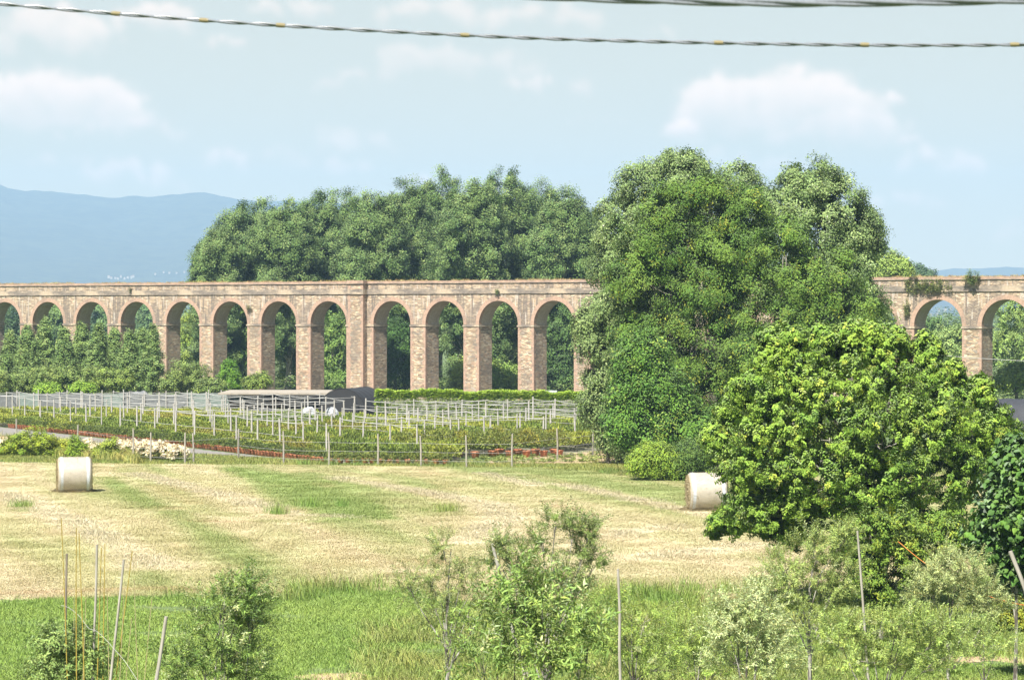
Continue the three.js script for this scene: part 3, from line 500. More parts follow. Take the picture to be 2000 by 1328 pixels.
// ---------------------------------------------------------------- mountains
{
  const ridge = [[-2500, 330], [-900, 300], [-300, 338], [0, 358], [45, 367], [120, 372], [235, 381], [300, 380], [405, 377], [450, 387], [520, 391], [600, 387], [760, 405], [1000, 440], [1250, 470], [1500, 505], [1650, 526], [1720, 531], [1800, 529], [1900, 524], [2000, 521], [2300, 505], [3200, 450], [4500, 420]];
  const top = (px) => { let k = 0; while (k < ridge.length - 2 && ridge[k + 1][0] < px) k++; return lerp(ridge[k][1], ridge[k + 1][1], clamp((px - ridge[k][0]) / (ridge[k + 1][0] - ridge[k][0]), 0, 1)); };
  const hillY = (px, w) => { const crest = EYE + (HZ - top(px)) / F * 7300, prof = Math.pow(clamp(w / 0.9, 0, 1), 1.25), rel = fbm(px / 260 + w * 1.5, w * 4 + px / 900, 5, 141) - 0.5, fineN = (fbm(px / 22, w * 40, 3, 143) - 0.5) * 13; return crest * prof * (1 + rel * 0.6 * (1 - w)) + fineN * prof + (w > 0.9 ? -(w - 0.9) * 300 : 0); };
  const nx = 420, nz = 44, g = new Geo(), hills = tex(512, 512, (u, v) => { const a = fbm(u * 10, v * 10, 5, 131, 10, 10), b = fbm(u * 60, v * 60, 3, 133, 60, 60); return mul3(mix3([0.018, 0.03, 0.028], [0.05, 0.065, 0.045], smoothstep(a * 0.3 + b * 0.7, 0.38, 0.62)), 1); });
  for (let j = 0; j <= nz; j++) for (let i = 0; i <= nx; i++) {
    const px = -2500 + 7000 * i / nx, w = j / nz, Z = 4600 + 3000 * w, X = (px - 1000) / F * Z;
    const y = hillY(px, w) - (j === 0 ? 5 : 0);
    g.vert(X, y, -Z, 0, 1, 0, X / 900, Z / 500);
  }
  for (let j = 0; j < nz; j++) for (let i = 0; i < nx; i++) { const a = j * (nx + 1) + i, b = a + 1, c = a + nx + 1, d = c + 1; g.i.push(a, b, c, b, d, c); }
  const b = g.build(); b.computeVertexNormals();
  tag(mesh('hills', b, std([1, 1, 1], 1, { map: hills })), 'long blue wooded mountain ridge on the horizon behind the aqueduct', 'hills', null, 'structure');
  // pale houses on the lower slope
  const r = rngOf(55), wallM = grained([0.42, 0.40, 0.36], 0.9, 4), roofM = grained([0.45, 0.28, 0.2], 0.9, 3);
  const house = (px, py, wide, h, label, group) => { let w = 0.02; while (w < 0.88 && HZ - (hillY(px, w) - EYE) / (4600 + 3000 * w) * F > py) w += 0.004; const Z = 4600 + 3000 * w, k = Z / F, X = (px - 1000) * k, y = hillY(px, w) + 2 + h * k, W = wide * k, Hh = h * k, t = thing('village_house', label, 'house', [X, y - Hh, -Z], (r() - 0.5) * 0.5, group);
    mesh('wall', new Geo().box(-W / 2, -12, -W * 0.3, W / 2, Hh, W * 0.3).build(), wallM, t);
    const s = new THREE.Shape([[-W * 0.36, Hh], [W * 0.36, Hh], [0, Hh + W * 0.14]].map((q) => new THREE.Vector2(...q))), e = new THREE.ExtrudeGeometry(s, { depth: W * 1.08, bevelEnabled: false }); e.translate(0, 0, -W * 0.54); e.rotateY(Math.PI / 2); mesh('roof', e, roofM, t); };
  for (let k = 0; k < 9; k++) house(210 + k * 6 + r() * 4, 548 - 5 * r(), 3.2 + 2 * r(), 1.8 + r(), 'tiny pale house of the hamlet showing over the aqueduct before the mountain', 'far hamlet over the aqueduct');
  for (let k = 0; k < 5; k++) house(300 + k * 14 + r() * 5, 538 - k * 0.6 - 3 * r(), 2.6 + r(), 1.3, 'tiny pale house scattered on the slope right of the far hamlet', 'scattered far houses on the slope');
  for (let k = 0; k < 7; k++) house(1818 + (k % 4) * 13 + r() * 5, 604 + (k > 3 ? 14 : 0) + 6 * r(), 3.4 + 2 * r(), 1.8 + r(), 'tiny pale house on the blue slope seen through the right-hand arch', 'far houses seen through the arch');
}

// ---------------------------------------------------------------- trees behind the aqueduct
const sprayFar = twig(1, { n: 26, len: 1.0, L: 0.155, W: 0.13, spread: 1.7, vary: 0.25, up: 0.2 });
const sprayFar2 = twig(2, { n: 30, len: 0.8, L: 0.18, W: 0.15, spread: 1.9, vary: 0.25, up: 0.1 });
{
  const tops = [[424, 462, 32], [462, 418, 42], [508, 406, 48], [562, 410, 44], [614, 396, 48], [668, 388, 50], [735, 390, 50], [792, 376, 46], [855, 350, 58], [925, 362, 52], [985, 350, 56], [1048, 374, 50], [1104, 388, 46], [1146, 424, 32]];
  const where = ['above the arch left of the bright cone-shaped tree', 'second from the left end of the row', 'third from the left end of the row', 'fourth from the left end of the row', 'over the second arch left of the buttress', 'over the arch next left of the buttress', 'straight above the buttress', 'over the first arch right of the buttress', 'with the highest left shoulder of the row', 'between the two highest crowns of the row', 'with the highest crown in the middle right', 'third from the right end of the row', 'second from the right end of the row', 'at the right end of the row'];
  tops.forEach(([x, y, w], k) => {
    const r = rngOf(600 + k), Z = F / (17 + 4.9 * x / 2000) + 22 + (k % 3) * 9, L = [], low = 720 - 20 * r(), H = low - y;
    L.push([x, y + H * 0.13, w * 0.6, H * 0.15], [x - w * 0.4, y + H * 0.2, w * 0.45, H * 0.14], [x + w * 0.4, y + H * 0.19, w * 0.45, H * 0.14], [x + (r() - 0.5) * 18, y + H * 0.36, w * 0.8, H * 0.2]);
    for (let i = 0; i < 11; i++) { const f = 0.2 + 0.76 * (i + r() * 0.6) / 11, s = i % 2 ? 1 : -1; L.push([x + s * w * (0.45 + 0.4 * r()), y + H * f, w * (0.38 + 0.2 * r()), H * (0.11 + 0.06 * r()), (r() - 0.5) * 5, 2.2]); }
    if (k === 0) L.push([412, 515, 18, 30], [404, 546, 16, 22]);
    tree('poplar', 'tall green poplar behind the aqueduct, ' + where[k], 'tree', x, Z, L, sprayFar, 700 + k, { group: 'poplar row behind the aqueduct', r0: 0.42, fork: 3, bark: M.paleBark, boughs: { per: 26, size: 0.36, inner: 0.5, squash: 1.15 }, twigs: 18, shoots: 4, rise: 0.85, c1: [0.075, 0.14, 0.055], c2: [0.145, 0.215, 0.10], c3: [0.22, 0.285, 0.16], c3p: 0.08, upward: 0.7, size: 1.05 });
  });
  // trees and bushes seen through and over the arches
  const other = [
    ['dark_tree', 'dark green dense tree filling the first arch right of the buttress', 770, 305, [[762, 690, 30, 45], [785, 700, 26, 44], [770, 745, 40, 40], [768, 655, 22, 24]], [0.03, 0.075, 0.02], [0.055, 0.11, 0.03]],
    ['bushy_tree', 'yellowish green bushy tree behind the arches right of the grove', 385, 335, [[368, 640, 26, 40], [392, 680, 30, 50], [360, 720, 30, 40], [405, 620, 20, 30]], [0.12, 0.19, 0.05], [0.20, 0.25, 0.07]],
    ['bushy_tree', 'mid green bushy tree behind the arch by the bright conical tree', 470, 330, [[460, 640, 26, 46], [478, 690, 30, 60], [455, 735, 26, 40], [470, 600, 20, 24]], [0.08, 0.15, 0.04], [0.13, 0.2, 0.06]],
    ['bushy_tree', 'light green loose tree behind the second arch left of the buttress', 560, 326, [[555, 660, 24, 50], [572, 720, 24, 46]], [0.10, 0.17, 0.05], [0.17, 0.23, 0.06]],
    ['bushy_tree', 'green tree low behind the arch left of the buttress', 650, 320, [[640, 700, 26, 50], [664, 660, 24, 46], [655, 745, 30, 30]], [0.08, 0.15, 0.045], [0.14, 0.21, 0.07]],
    ['understory_shrub', 'yellow green shrub beside the foot of the pier third right of buttress', 905, 300, [[898, 740, 16, 26], [912, 755, 16, 18]], [0.17, 0.24, 0.06], [0.24, 0.29, 0.08]],
    ['understory_shrub', 'pale shrub beside the foot of the fourth pier right of the buttress', 968, 298, [[962, 742, 12, 24], [1000, 745, 14, 24]], [0.14, 0.22, 0.06], [0.20, 0.27, 0.08]],
    ['shady_tree', 'deep green tree behind the last arch before the silver poplars', 1090, 300, [[1070, 690, 26, 60], [1100, 650, 24, 50], [1085, 740, 30, 34], [1110, 720, 26, 46]], [0.04, 0.085, 0.03], [0.07, 0.12, 0.045]],
    ['distant_tree', 'dark rounded tree seen through the leftmost arch', 20, 430, [[14, 630, 26, 34], [36, 660, 24, 30], [0, 670, 30, 30], [60, 655, 18, 22]], [0.035, 0.075, 0.045], [0.06, 0.10, 0.055]],
    ['distant_tree', 'soft green tree seen through the second arch from the left', 105, 470, [[95, 640, 26, 30], [118, 615, 20, 26], [120, 660, 26, 26]], [0.08, 0.14, 0.06], [0.13, 0.19, 0.08]],
    ['distant_tree', 'blue green tree seen through the third arch from the left', 195, 520, [[185, 640, 24, 40], [205, 610, 18, 26], [210, 660, 24, 30]], [0.07, 0.13, 0.07], [0.11, 0.17, 0.09]],
    ['distant_tree', 'hazy dark green tree seen through the fourth arch from the left', 280, 560, [[270, 640, 26, 32], [290, 620, 24, 26], [285, 660, 30, 26]], [0.05, 0.10, 0.06], [0.09, 0.14, 0.07]],
    ['distant_tree', 'pale grey green tree low in the fourth arch from the left', 275, 440, [[268, 672, 22, 16], [292, 668, 18, 14]], [0.11, 0.17, 0.09], [0.16, 0.22, 0.11]],
    ['roadside_tree', 'light green tree top rising over the aqueduct right of the silver poplars', 1735, 310, [[1712, 530, 22, 36], [1738, 526, 18, 26], [1762, 530, 14, 22], [1730, 560, 40, 30]], [0.16, 0.23, 0.07], [0.22, 0.28, 0.10]],
    ['distant_tree', 'dark pointed tree top just over the aqueduct coping at right', 1800, 620, [[1798, 540, 5, 16], [1815, 545, 6, 10]], [0.04, 0.08, 0.05], [0.06, 0.10, 0.06]],
    ['far_thicket', 'mid green thicket behind the right-hand arch below the blue slope', 1840, 330, [[1815, 655, 24, 30], [1850, 660, 30, 30], [1870, 690, 30, 36], [1820, 710, 34, 40]], [0.055, 0.105, 0.045], [0.09, 0.15, 0.06]],
    ['far_thicket', 'grey green willowy tree behind the right-hand pier', 1875, 300, [[1862, 670, 22, 30], [1880, 720, 30, 30]], [0.13, 0.19, 0.09], [0.19, 0.25, 0.12]],
    ['willow', 'tall pale green willow behind the rightmost arch', 1985, 300, [[1985, 620, 34, 46], [2020, 600, 34, 50], [1965, 680, 30, 46], [2010, 700, 44, 46]], [0.13, 0.20, 0.08], [0.20, 0.27, 0.11]],
    ['far_thicket', 'yellow green low thicket at the right edge before the willow', 1985, 262, [[1970, 745, 24, 16], [2000, 738, 26, 22], [2030, 740, 30, 24]], [0.13, 0.20, 0.05], [0.20, 0.26, 0.07]],
  ];
  other.forEach(([n, label, x, Z, L, c1, c2], k) => tree(n, label, n.endsWith('shrub') ? 'shrub' : 'tree', x, Z, L, sprayFar2, 800 + k, { r0: 0.22, fork: 1.5, boughs: { per: 20, size: 0.42, inner: 0.4 }, twigs: 13, c1: mul3(c1, 1.25), c2: mul3(c2, 1.3), c3: mul3(c2, 1.6), c3p: 0.08, size: 0.9 * Math.max(1, Z / 330), thin: 0.15, floor: 0.1 }));
  // undergrowth behind the aqueduct
  {
    const q = rngOf(33), U = []; for (let k = 0; k < 2600; k++) { const t = lerp(T0, T1, q()), [x, z] = aqAt(t, 8 + 34 * q()), h = 1.6 * fbm(t / 5, z / 9, 3, 15); U.push([x, h * q(), -z, 0.9 + 0.9 * q(), q() * 6.28, mix3([0.09, 0.16, 0.04], [0.21, 0.27, 0.08], q()), 0.9]); }
    tag(strew('undergrowth', sprayFar2, M.leaf, U), 'low green undergrowth between the aqueduct and the poplar trunks', 'undergrowth', null, 'stuff');
  }
  // hazy woods far behind, one mass
  const r = rngOf(31), spots = [];
  for (let k = 0; k < 5200; k++) { const z = 640 + 900 * r() * r(), x = (r() * 2 - 1) * (z * 0.24), h = 2 + 9 * fbm(x / 60, z / 80, 3, 9); spots.push([x, h * r() * 1.1, -z, 2.4 + 2.4 * r(), r() * 6.28, mix3([0.06, 0.11, 0.05], [0.14, 0.19, 0.08], r()), 0.9]); }
  tag(strew('far_woods', sprayFar2, M.leaf, spots), 'hazy belt of far woods on the plain below the mountain', 'woods', null, 'stuff');
}
// ---------------------------------------------------------------- young poplar grove and bushes before the aqueduct, at left
const sprayMid = twig(5, { n: 20, len: 0.42, L: 0.13, W: 0.10, spread: 1.3, vary: 0.25 });
{
  const tops = [[-25, 672, 28], [18, 664, 26], [52, 654, 27], [86, 640, 28], [124, 658, 26], [158, 648, 28], [192, 650, 28], [222, 658, 25], [252, 664, 24], [276, 656, 24], [297, 652, 22]];
  const where = ['just past the left edge', 'leftmost in full view', 'second from the left', 'with the tallest top, below the second arch', 'right after the tallest one', 'in the middle of the grove', 'right of the middle of the grove', 'fourth from the right end', 'third from the right end', 'second from the right end', 'at the right end beside the first bare pier'];
  tops.forEach(([x, y, w], k) => { const r = rngOf(900 + k), L = [[x, y + 6, w * 0.16, 16], [x + 1, y + 24, w * 0.34, 20], [x - 4, y + 46, w * 0.46, 24], [x + 6, y + 60, w * 0.46, 24], [x - 5, y + 80, w * 0.56, 24], [x + 7, y + 96, w * 0.5, 20]]; tree('young_poplar', 'young upright poplar of the grove, ' + where[k], 'tree', x, 262 + (k % 2) * 5 - k * 0.9, L, sprayMid, 920 + k, { group: 'young poplar grove before the aqueduct', r0: 0.14, fork: 1, boughs: { per: 20, size: 0.5, inner: 0.4, squash: 1.4 }, twigs: 12, c1: [0.11, 0.18, 0.07], c2: [0.21, 0.28, 0.11], c3: [0.28, 0.34, 0.17], c3p: 0.07, upward: 1.1, size: 1 }); });
  const bush = [['olive green rounded bush at the left edge before the grove', -8, 250, [[-10, 748, 34, 20]], 0], ['olive green rounded bush before the grove, left of the spiky one', 60, 250, [[50, 750, 28, 18], [70, 745, 22, 18]], 0], ['wide spiky-topped olive green bush before the grove', 112, 248, [[100, 742, 26, 22], [128, 746, 22, 20]], 0], ['round grey green bush before the grove beside a pale wall', 170, 248, [[162, 750, 22, 18], [182, 745, 22, 20]], 0], ['yellowish green bush next to the small round hut', 222, 247, [[210, 748, 24, 20], [238, 746, 18, 18]], 1],
    ['small bright green bush rising over the shade net', 92, 244, [[86, 766, 12, 8], [100, 765, 10, 7]], 2], ['bright green bush over the shade net beside the round bush', 160, 244, [[155, 763, 14, 7], [170, 765, 10, 7]], 2], ['leafy bush at the foot of the first bare piers', 350, 252, [[335, 755, 22, 14], [362, 738, 26, 30], [390, 745, 22, 26]], 0], ['bright green cone-shaped tree against the pier', 446, 262, [[446, 722, 8, 14], [446, 738, 14, 16], [447, 755, 20, 14]], 3], ['low shrub left of the flat-roofed shed', 415, 250, [[405, 760, 18, 12], [424, 762, 14, 9]], 0], ['low green shrub between the piers behind the shed', 500, 258, [[488, 752, 10, 8], [510, 748, 14, 12]], 1]];
  const cols = [[[0.11, 0.165, 0.055], [0.20, 0.245, 0.09]], [[0.14, 0.20, 0.05], [0.21, 0.26, 0.08]], [[0.16, 0.27, 0.03], [0.24, 0.34, 0.05]], [[0.08, 0.18, 0.02], [0.14, 0.25, 0.03]]];
  bush.forEach(([label, x, Z, L, c], k) => tree(c === 3 ? 'conical_tree' : 'bush', label, c === 3 ? 'tree' : 'bush', x, Z, L, sprayMid, 960 + k, { r0: 0.09, fork: 0.4, boughs: { per: 24, size: 0.42, inner: 0.35 }, twigs: 12, c1: cols[c][0], c2: cols[c][1], c3: mul3(cols[c][1], 1.4), floor: 0.05, thin: 0.15 }));
}

// ---------------------------------------------------------------- the clump of poplars and ashes at centre right
{
  const silver = twig(21, { n: 26, len: 0.75, L: 0.12, W: 0.105, spread: 1.6, vary: 0.28, pale: 0.09, up: 0.25 }), ash = twig(22, { n: 30, len: 0.75, L: 0.14, W: 0.075, spread: 1.7, vary: 0.22, up: 0.1 });
  const S1 = [0.10, 0.155, 0.07], S2 = [0.195, 0.255, 0.14], A1 = [0.05, 0.11, 0.018], A2 = [0.125, 0.195, 0.045];
  const G = 'clump of trees at the field edge';
  const bo = { per: 24, size: 0.38, inner: 0.55, drop: 0.16, squash: 0.9 };
  const low = (L, f = 12) => L.map(([x, y, a, b, ...q]) => [x, y < 460 ? y + f : y, a, y < 460 ? b * 0.9 : b, ...q]);
  tree('silver_poplar', 'big silver green poplar forming the tall left rear of the clump', 'tree', 1330, 176, low([[1335, 325, 34, 30], [1260, 370, 48, 50], [1340, 365, 60, 52], [1215, 440, 42, 60], [1285, 440, 60, 60], [1385, 430, 60, 60], [1440, 362, 34, 38], [1460, 420, 36, 56], [1205, 520, 36, 50], [1320, 540, 80, 70], [1240, 600, 50, 60], [1420, 540, 60, 70], [1340, 660, 90, 80]]), silver, 1001, { group: G, r0: 0.42, fork: 3, bark: M.paleBark, boughs: bo, twigs: 26, shoots: 5, rise: 0.5, c1: S1, c2: S2, c3: [0.26, 0.32, 0.20], c3p: 0.06, thin: 0.4 });
  tree('silver_poplar', 'silver green poplar with a wide round head at the right rear of the clump', 'tree', 1600, 172, low([[1590, 352, 48, 36], [1545, 400, 44, 54], [1630, 400, 46, 50], [1665, 450, 44, 50], [1590, 460, 56, 60], [1690, 475, 24, 34], [1640, 530, 50, 56], [1570, 560, 50, 60], [1665, 590, 44, 54], [1690, 620, 30, 44], [1620, 650, 60, 60]]), silver, 1002, { group: G, r0: 0.38, fork: 3, bark: M.paleBark, boughs: bo, twigs: 26, shoots: 5, rise: 0.5, c1: S1, c2: S2, c3: [0.26, 0.32, 0.20], c3p: 0.06, thin: 0.4 });
  tree('silver_poplar', 'low shrubby silver poplar hanging out over the nursery at the left of the clump', 'tree', 1195, 166, [[1182, 622, 30, 32], [1215, 600, 34, 36], [1170, 682, 26, 36], [1212, 680, 38, 46], [1180, 752, 26, 32], [1220, 760, 32, 36], [1158, 800, 18, 20], [1192, 822, 26, 24], [1148, 640, 10, 16], [1200, 868, 16, 16]], silver, 1003, { group: G, r0: 0.16, fork: 1.4, boughs: { ...bo, per: 22, drop: 0.2 }, twigs: 20, shoots: 5, c1: [0.10, 0.15, 0.07], c2: [0.19, 0.24, 0.13], c3: [0.28, 0.33, 0.22], c3p: 0.08, trunks: [[-0.2, 0, 0.09], [0.45, -0.3, 0.12]], thin: 0.6 });
  tree('ash_tree', 'broad deep green ash in front of the silver poplars, filling the middle of the clump', 'tree', 1390, 161, [[1310, 420, 28, 44], [1385, 410, 40, 46], [1450, 430, 38, 44], [1268, 500, 40, 44], [1330, 500, 50, 54], [1410, 500, 56, 54], [1475, 510, 44, 56], [1236, 572, 40, 46], [1290, 590, 56, 56], [1370, 590, 60, 60], [1450, 600, 56, 60], [1310, 680, 64, 56], [1400, 690, 64, 60], [1252, 670, 36, 46], [1340, 770, 70, 60], [1430, 770, 56, 60]], ash, 1004, { group: G, r0: 0.36, fork: 2, boughs: { ...bo, per: 20, size: 0.42, inner: 0.66, drop: 0.28, squash: 0.75 }, twigs: 34, shoots: 6, rise: 0.45, c1: A1, c2: A2, c3: [0.20, 0.22, 0.04], c3p: 0.05, thin: 0.35, trunks: [[-1.2, 0.3, 0.2], [0.4, 0, 0.26], [1.6, -0.4, 0.2]] });
  tree('ash_tree', 'deep green ash at the right of the clump behind the bright fruit tree', 'tree', 1570, 157, [[1530, 500, 40, 50], [1560, 570, 56, 54], [1630, 560, 44, 50], [1520, 640, 54, 54], [1610, 640, 56, 56], [1660, 690, 44, 50], [1550, 720, 66, 60], [1480, 720, 50, 60], [1530, 800, 60, 60], [1690, 640, 30, 44]], ash, 1005, { group: G, r0: 0.3, fork: 2, boughs: { ...bo, per: 20, size: 0.42, inner: 0.66, drop: 0.28, squash: 0.75 }, twigs: 34, shoots: 6, rise: 0.45, c1: A1, c2: A2, c3: [0.18, 0.22, 0.04], c3p: 0.04, thin: 0.35, trunks: [[-0.8, 0.3, 0.2], [0.8, 0, 0.22]] });
  tree('ash_tree', 'young green ash low at the front left of the clump, branches near the ground', 'tree', 1270, 156, [[1245, 775, 40, 42], [1290, 790, 52, 46], [1232, 838, 32, 28], [1275, 855, 56, 34], [1340, 850, 60, 44], [1400, 860, 40, 40], [1250, 710, 40, 40]], ash, 1006, { group: G, r0: 0.16, fork: 1, boughs: { ...bo, per: 26, drop: 0.12 }, twigs: 22, c1: [0.045, 0.11, 0.02], c2: [0.10, 0.19, 0.035], c3: [0.2, 0.26, 0.06], c3p: 0.05, trunks: [[-0.8, 0, 0.1], [0.4, 0.2, 0.12], [2.4, 0.5, 0.11], [3.4, 0.8, 0.09]] });
  tree('bush', 'yellowish green bush at the foot of the clump left of the right-hand bale', 'bush', 1275, 151, [[1262, 912, 24, 16], [1292, 908, 26, 22], [1312, 922, 16, 12], [1275, 895, 18, 14]], ash, 1007, { r0: 0.05, fork: 0.2, boughs: { per: 30, size: 0.45, inner: 0.3 }, twigs: 16, c1: [0.11, 0.19, 0.02], c2: [0.22, 0.29, 0.05], size: 0.7, floor: 0.03 });
  tree('bush', 'dark green bush at the foot of the clump next to the right-hand bale', 'bush', 1350, 151, [[1340, 905, 26, 26], [1372, 900, 24, 24], [1326, 925, 18, 12]], ash, 1008, { r0: 0.05, fork: 0.2, boughs: { per: 30, size: 0.45, inner: 0.3 }, twigs: 14, c1: [0.05, 0.10, 0.025], c2: [0.10, 0.16, 0.04], size: 0.7, floor: 0.03 });
}
// ---------------------------------------------------------------- fruit trees at right
{
  const spray = twig(31, { n: 17, len: 0.36, L: 0.102, W: 0.062, spread: 0.7, round: true, stem: 0.004, vary: 0.2, up: 0.25, droop: 0.28 }), fig = twig(32, { n: 11, len: 0.4, L: 0.17, W: 0.15, spread: 0.9, round: true, stem: 0.008, vary: 0.18, up: 0.1, droop: 0.35 }), small = twig(33, { n: 16, len: 0.3, L: 0.11, W: 0.05, spread: 0.7, stem: 0.003, vary: 0.2, up: 0.2, droop: 0.3 });
  const G1 = [0.11, 0.205, 0.03], G2 = [0.225, 0.325, 0.055];
  const shrink = (L) => L.map(([x, y, a, b, ...q]) => [x, y + (y < 760 ? 24 : y < 830 ? 12 : 0), a * 0.9, b * (y < 760 ? 0.75 : 0.88), ...q]);
  tree('fruit_tree', 'broad bright green fruit tree with glossy leaves right of the hay field', 'tree', 1715, 86, shrink([
    [1690, 665, 34, 40, 0.5, 0.6], [1735, 680, 40, 44, 0.2, 0.7], [1625, 680, 40, 44, 0, 0.7], [1565, 695, 40, 36, 0, 0.7], [1522, 730, 34, 36, 0.2, 0.6], [1790, 720, 44, 46, 0, 0.7], [1815, 672, 9, 40, 0, 0.25], [1660, 640, 12, 22, 0, 0.25], [1700, 636, 12, 20, 0, 0.25], [1600, 645, 12, 22, 0, 0.25], [1745, 645, 10, 20, 0, 0.25], [1530, 672, 12, 22, 0, 0.25], [1500, 690, 10, 22, 0, 0.25], [1445, 760, 10, 20, 0, 0.25], [1860, 715, 10, 24, 0, 0.25], [1920, 745, 10, 24, 0, 0.25], [1400, 860, 14, 18, 0, 0.3], [1508, 660, 18, 30, 0, 0.3], [1470, 735, 14, 24, 0, 0.25], [1428, 800, 14, 22, 0, 0.25], [1545, 650, 18, 26, 0, 0.3], [1970, 860, 14, 26, 0, 0.3], [1488, 785, 36, 34, 0.2, 0.7], [1545, 770, 60, 54, -0.6, 0.9], [1640, 760, 70, 60, -0.8, 1.0], [1730, 770, 70, 60, -0.8, 1.0], [1850, 755, 46, 44, 0, 0.7], [1900, 780, 40, 46, 0.2, 0.7],
    [1450, 852, 36, 38, 0.2, 0.7], [1515, 850, 66, 56, -1.0, 1.0], [1610, 850, 74, 60, -1.6, 1.1], [1710, 855, 76, 64, -1.8, 1.1], [1810, 840, 70, 60, -1.2, 1.0], [1900, 850, 56, 56, -0.3, 0.9], [1945, 845, 24, 40, 0, 0.5],
    [1442, 905, 28, 34, 0.2, 0.6], [1490, 920, 64, 48, -0.8, 1.0], [1590, 935, 76, 52, -1.6, 1.1], [1700, 945, 80, 56, -1.9, 1.1], [1810, 930, 74, 60, -1.5, 1.1], [1900, 920, 56, 60, -0.6, 0.9], [1468, 985, 36, 28, -0.2, 0.7], [1415, 1028, 18, 12, 0, 0.3], [1520, 1000, 60, 40, -0.6, 0.9], [1545, 1035, 40, 22, 0, 0.6], [1640, 1010, 60, 36, -1, 0.9], [1800, 1005, 70, 40, -1, 0.9], [1470, 1015, 36, 22, 0, 0.6], [1985, 900, 30, 50, 0, 0.6], [2020, 960, 40, 60, 0, 0.7]]), spray, 1101,
    { r0: 0.16, fork: 1.3, mat: M.gloss, boughs: { per: 24, size: 0.52, inner: 0.6, drop: 0.36, squash: 0.6 }, twigs: 27, shoots: 6, rise: 0.42, c1: G1, c2: G2, c3: [0.33, 0.38, 0.08], c3p: 0.05, upward: 0.75, size: 1.0, thin: 0.3, vary: 0.2 });
  tree('fig_tree', 'dark fig tree with large leaves at the right edge of the garden', 'tree', 2010, 68, [[1985, 960, 40, 44, 0, 0.6], [2040, 940, 50, 60, 0, 0.8], [1960, 1010, 30, 36, 0, 0.5], [1995, 1040, 46, 50, -0.2, 0.7], [1945, 1060, 30, 40, 0.2, 0.5], [1990, 1110, 40, 40, 0.2, 0.6], [2060, 1050, 60, 80, 0.3, 0.9], [1985, 900, 22, 24, 0, 0.4]], fig, 1102, { r0: 0.09, fork: 0.6, mat: M.gloss, boughs: { per: 20, size: 0.46, inner: 0.5, squash: 0.8 }, twigs: 9, c1: [0.04, 0.10, 0.016], c2: [0.09, 0.17, 0.03], size: 0.8, thin: 0.4, trunks: [[-0.3, 0, 0.05], [0.2, 0.2, 0.07]] });
  tree('peach_tree', 'small fruit tree with a forked trunk under the bright tree beside the tall stake', 'tree', 1722, 77, [[1700, 1040, 44, 34, 0, 0.6], [1760, 1050, 50, 36, 0, 0.7], [1820, 1060, 40, 34, 0, 0.6], [1690, 1090, 36, 34, 0.1, 0.5], [1740, 1100, 44, 34, 0.2, 0.6], [1700, 1140, 26, 26, 0, 0.4], [1790, 1100, 36, 30, 0, 0.5], [1860, 1060, 30, 40, 0, 0.5], [1725, 1165, 20, 18, 0.1, 0.3]], small, 1103, { r0: 0.075, fork: 0.55, boughs: { per: 20, size: 0.5, inner: 0.45, squash: 0.7 }, twigs: 12, shoots: 4, c1: [0.10, 0.18, 0.03], c2: [0.19, 0.27, 0.06], c3: [0.30, 0.36, 0.08], c3p: 0.08, thin: 0.4 });
  tree('sapling', 'low yellowish sapling at the right edge under the orange cord', 'sapling', 1985, 79, [[1978, 1190, 14, 16, 0, 0.15], [1990, 1215, 22, 16, 0, 0.2], [1965, 1210, 12, 12, 0, 0.15]], small, 1104, { r0: 0.015, fork: 0.2, boughs: { per: 14, size: 0.6, inner: 0.3 }, twigs: 4, c1: [0.18, 0.22, 0.035], c2: [0.28, 0.29, 0.05], size: 0.8 });
}
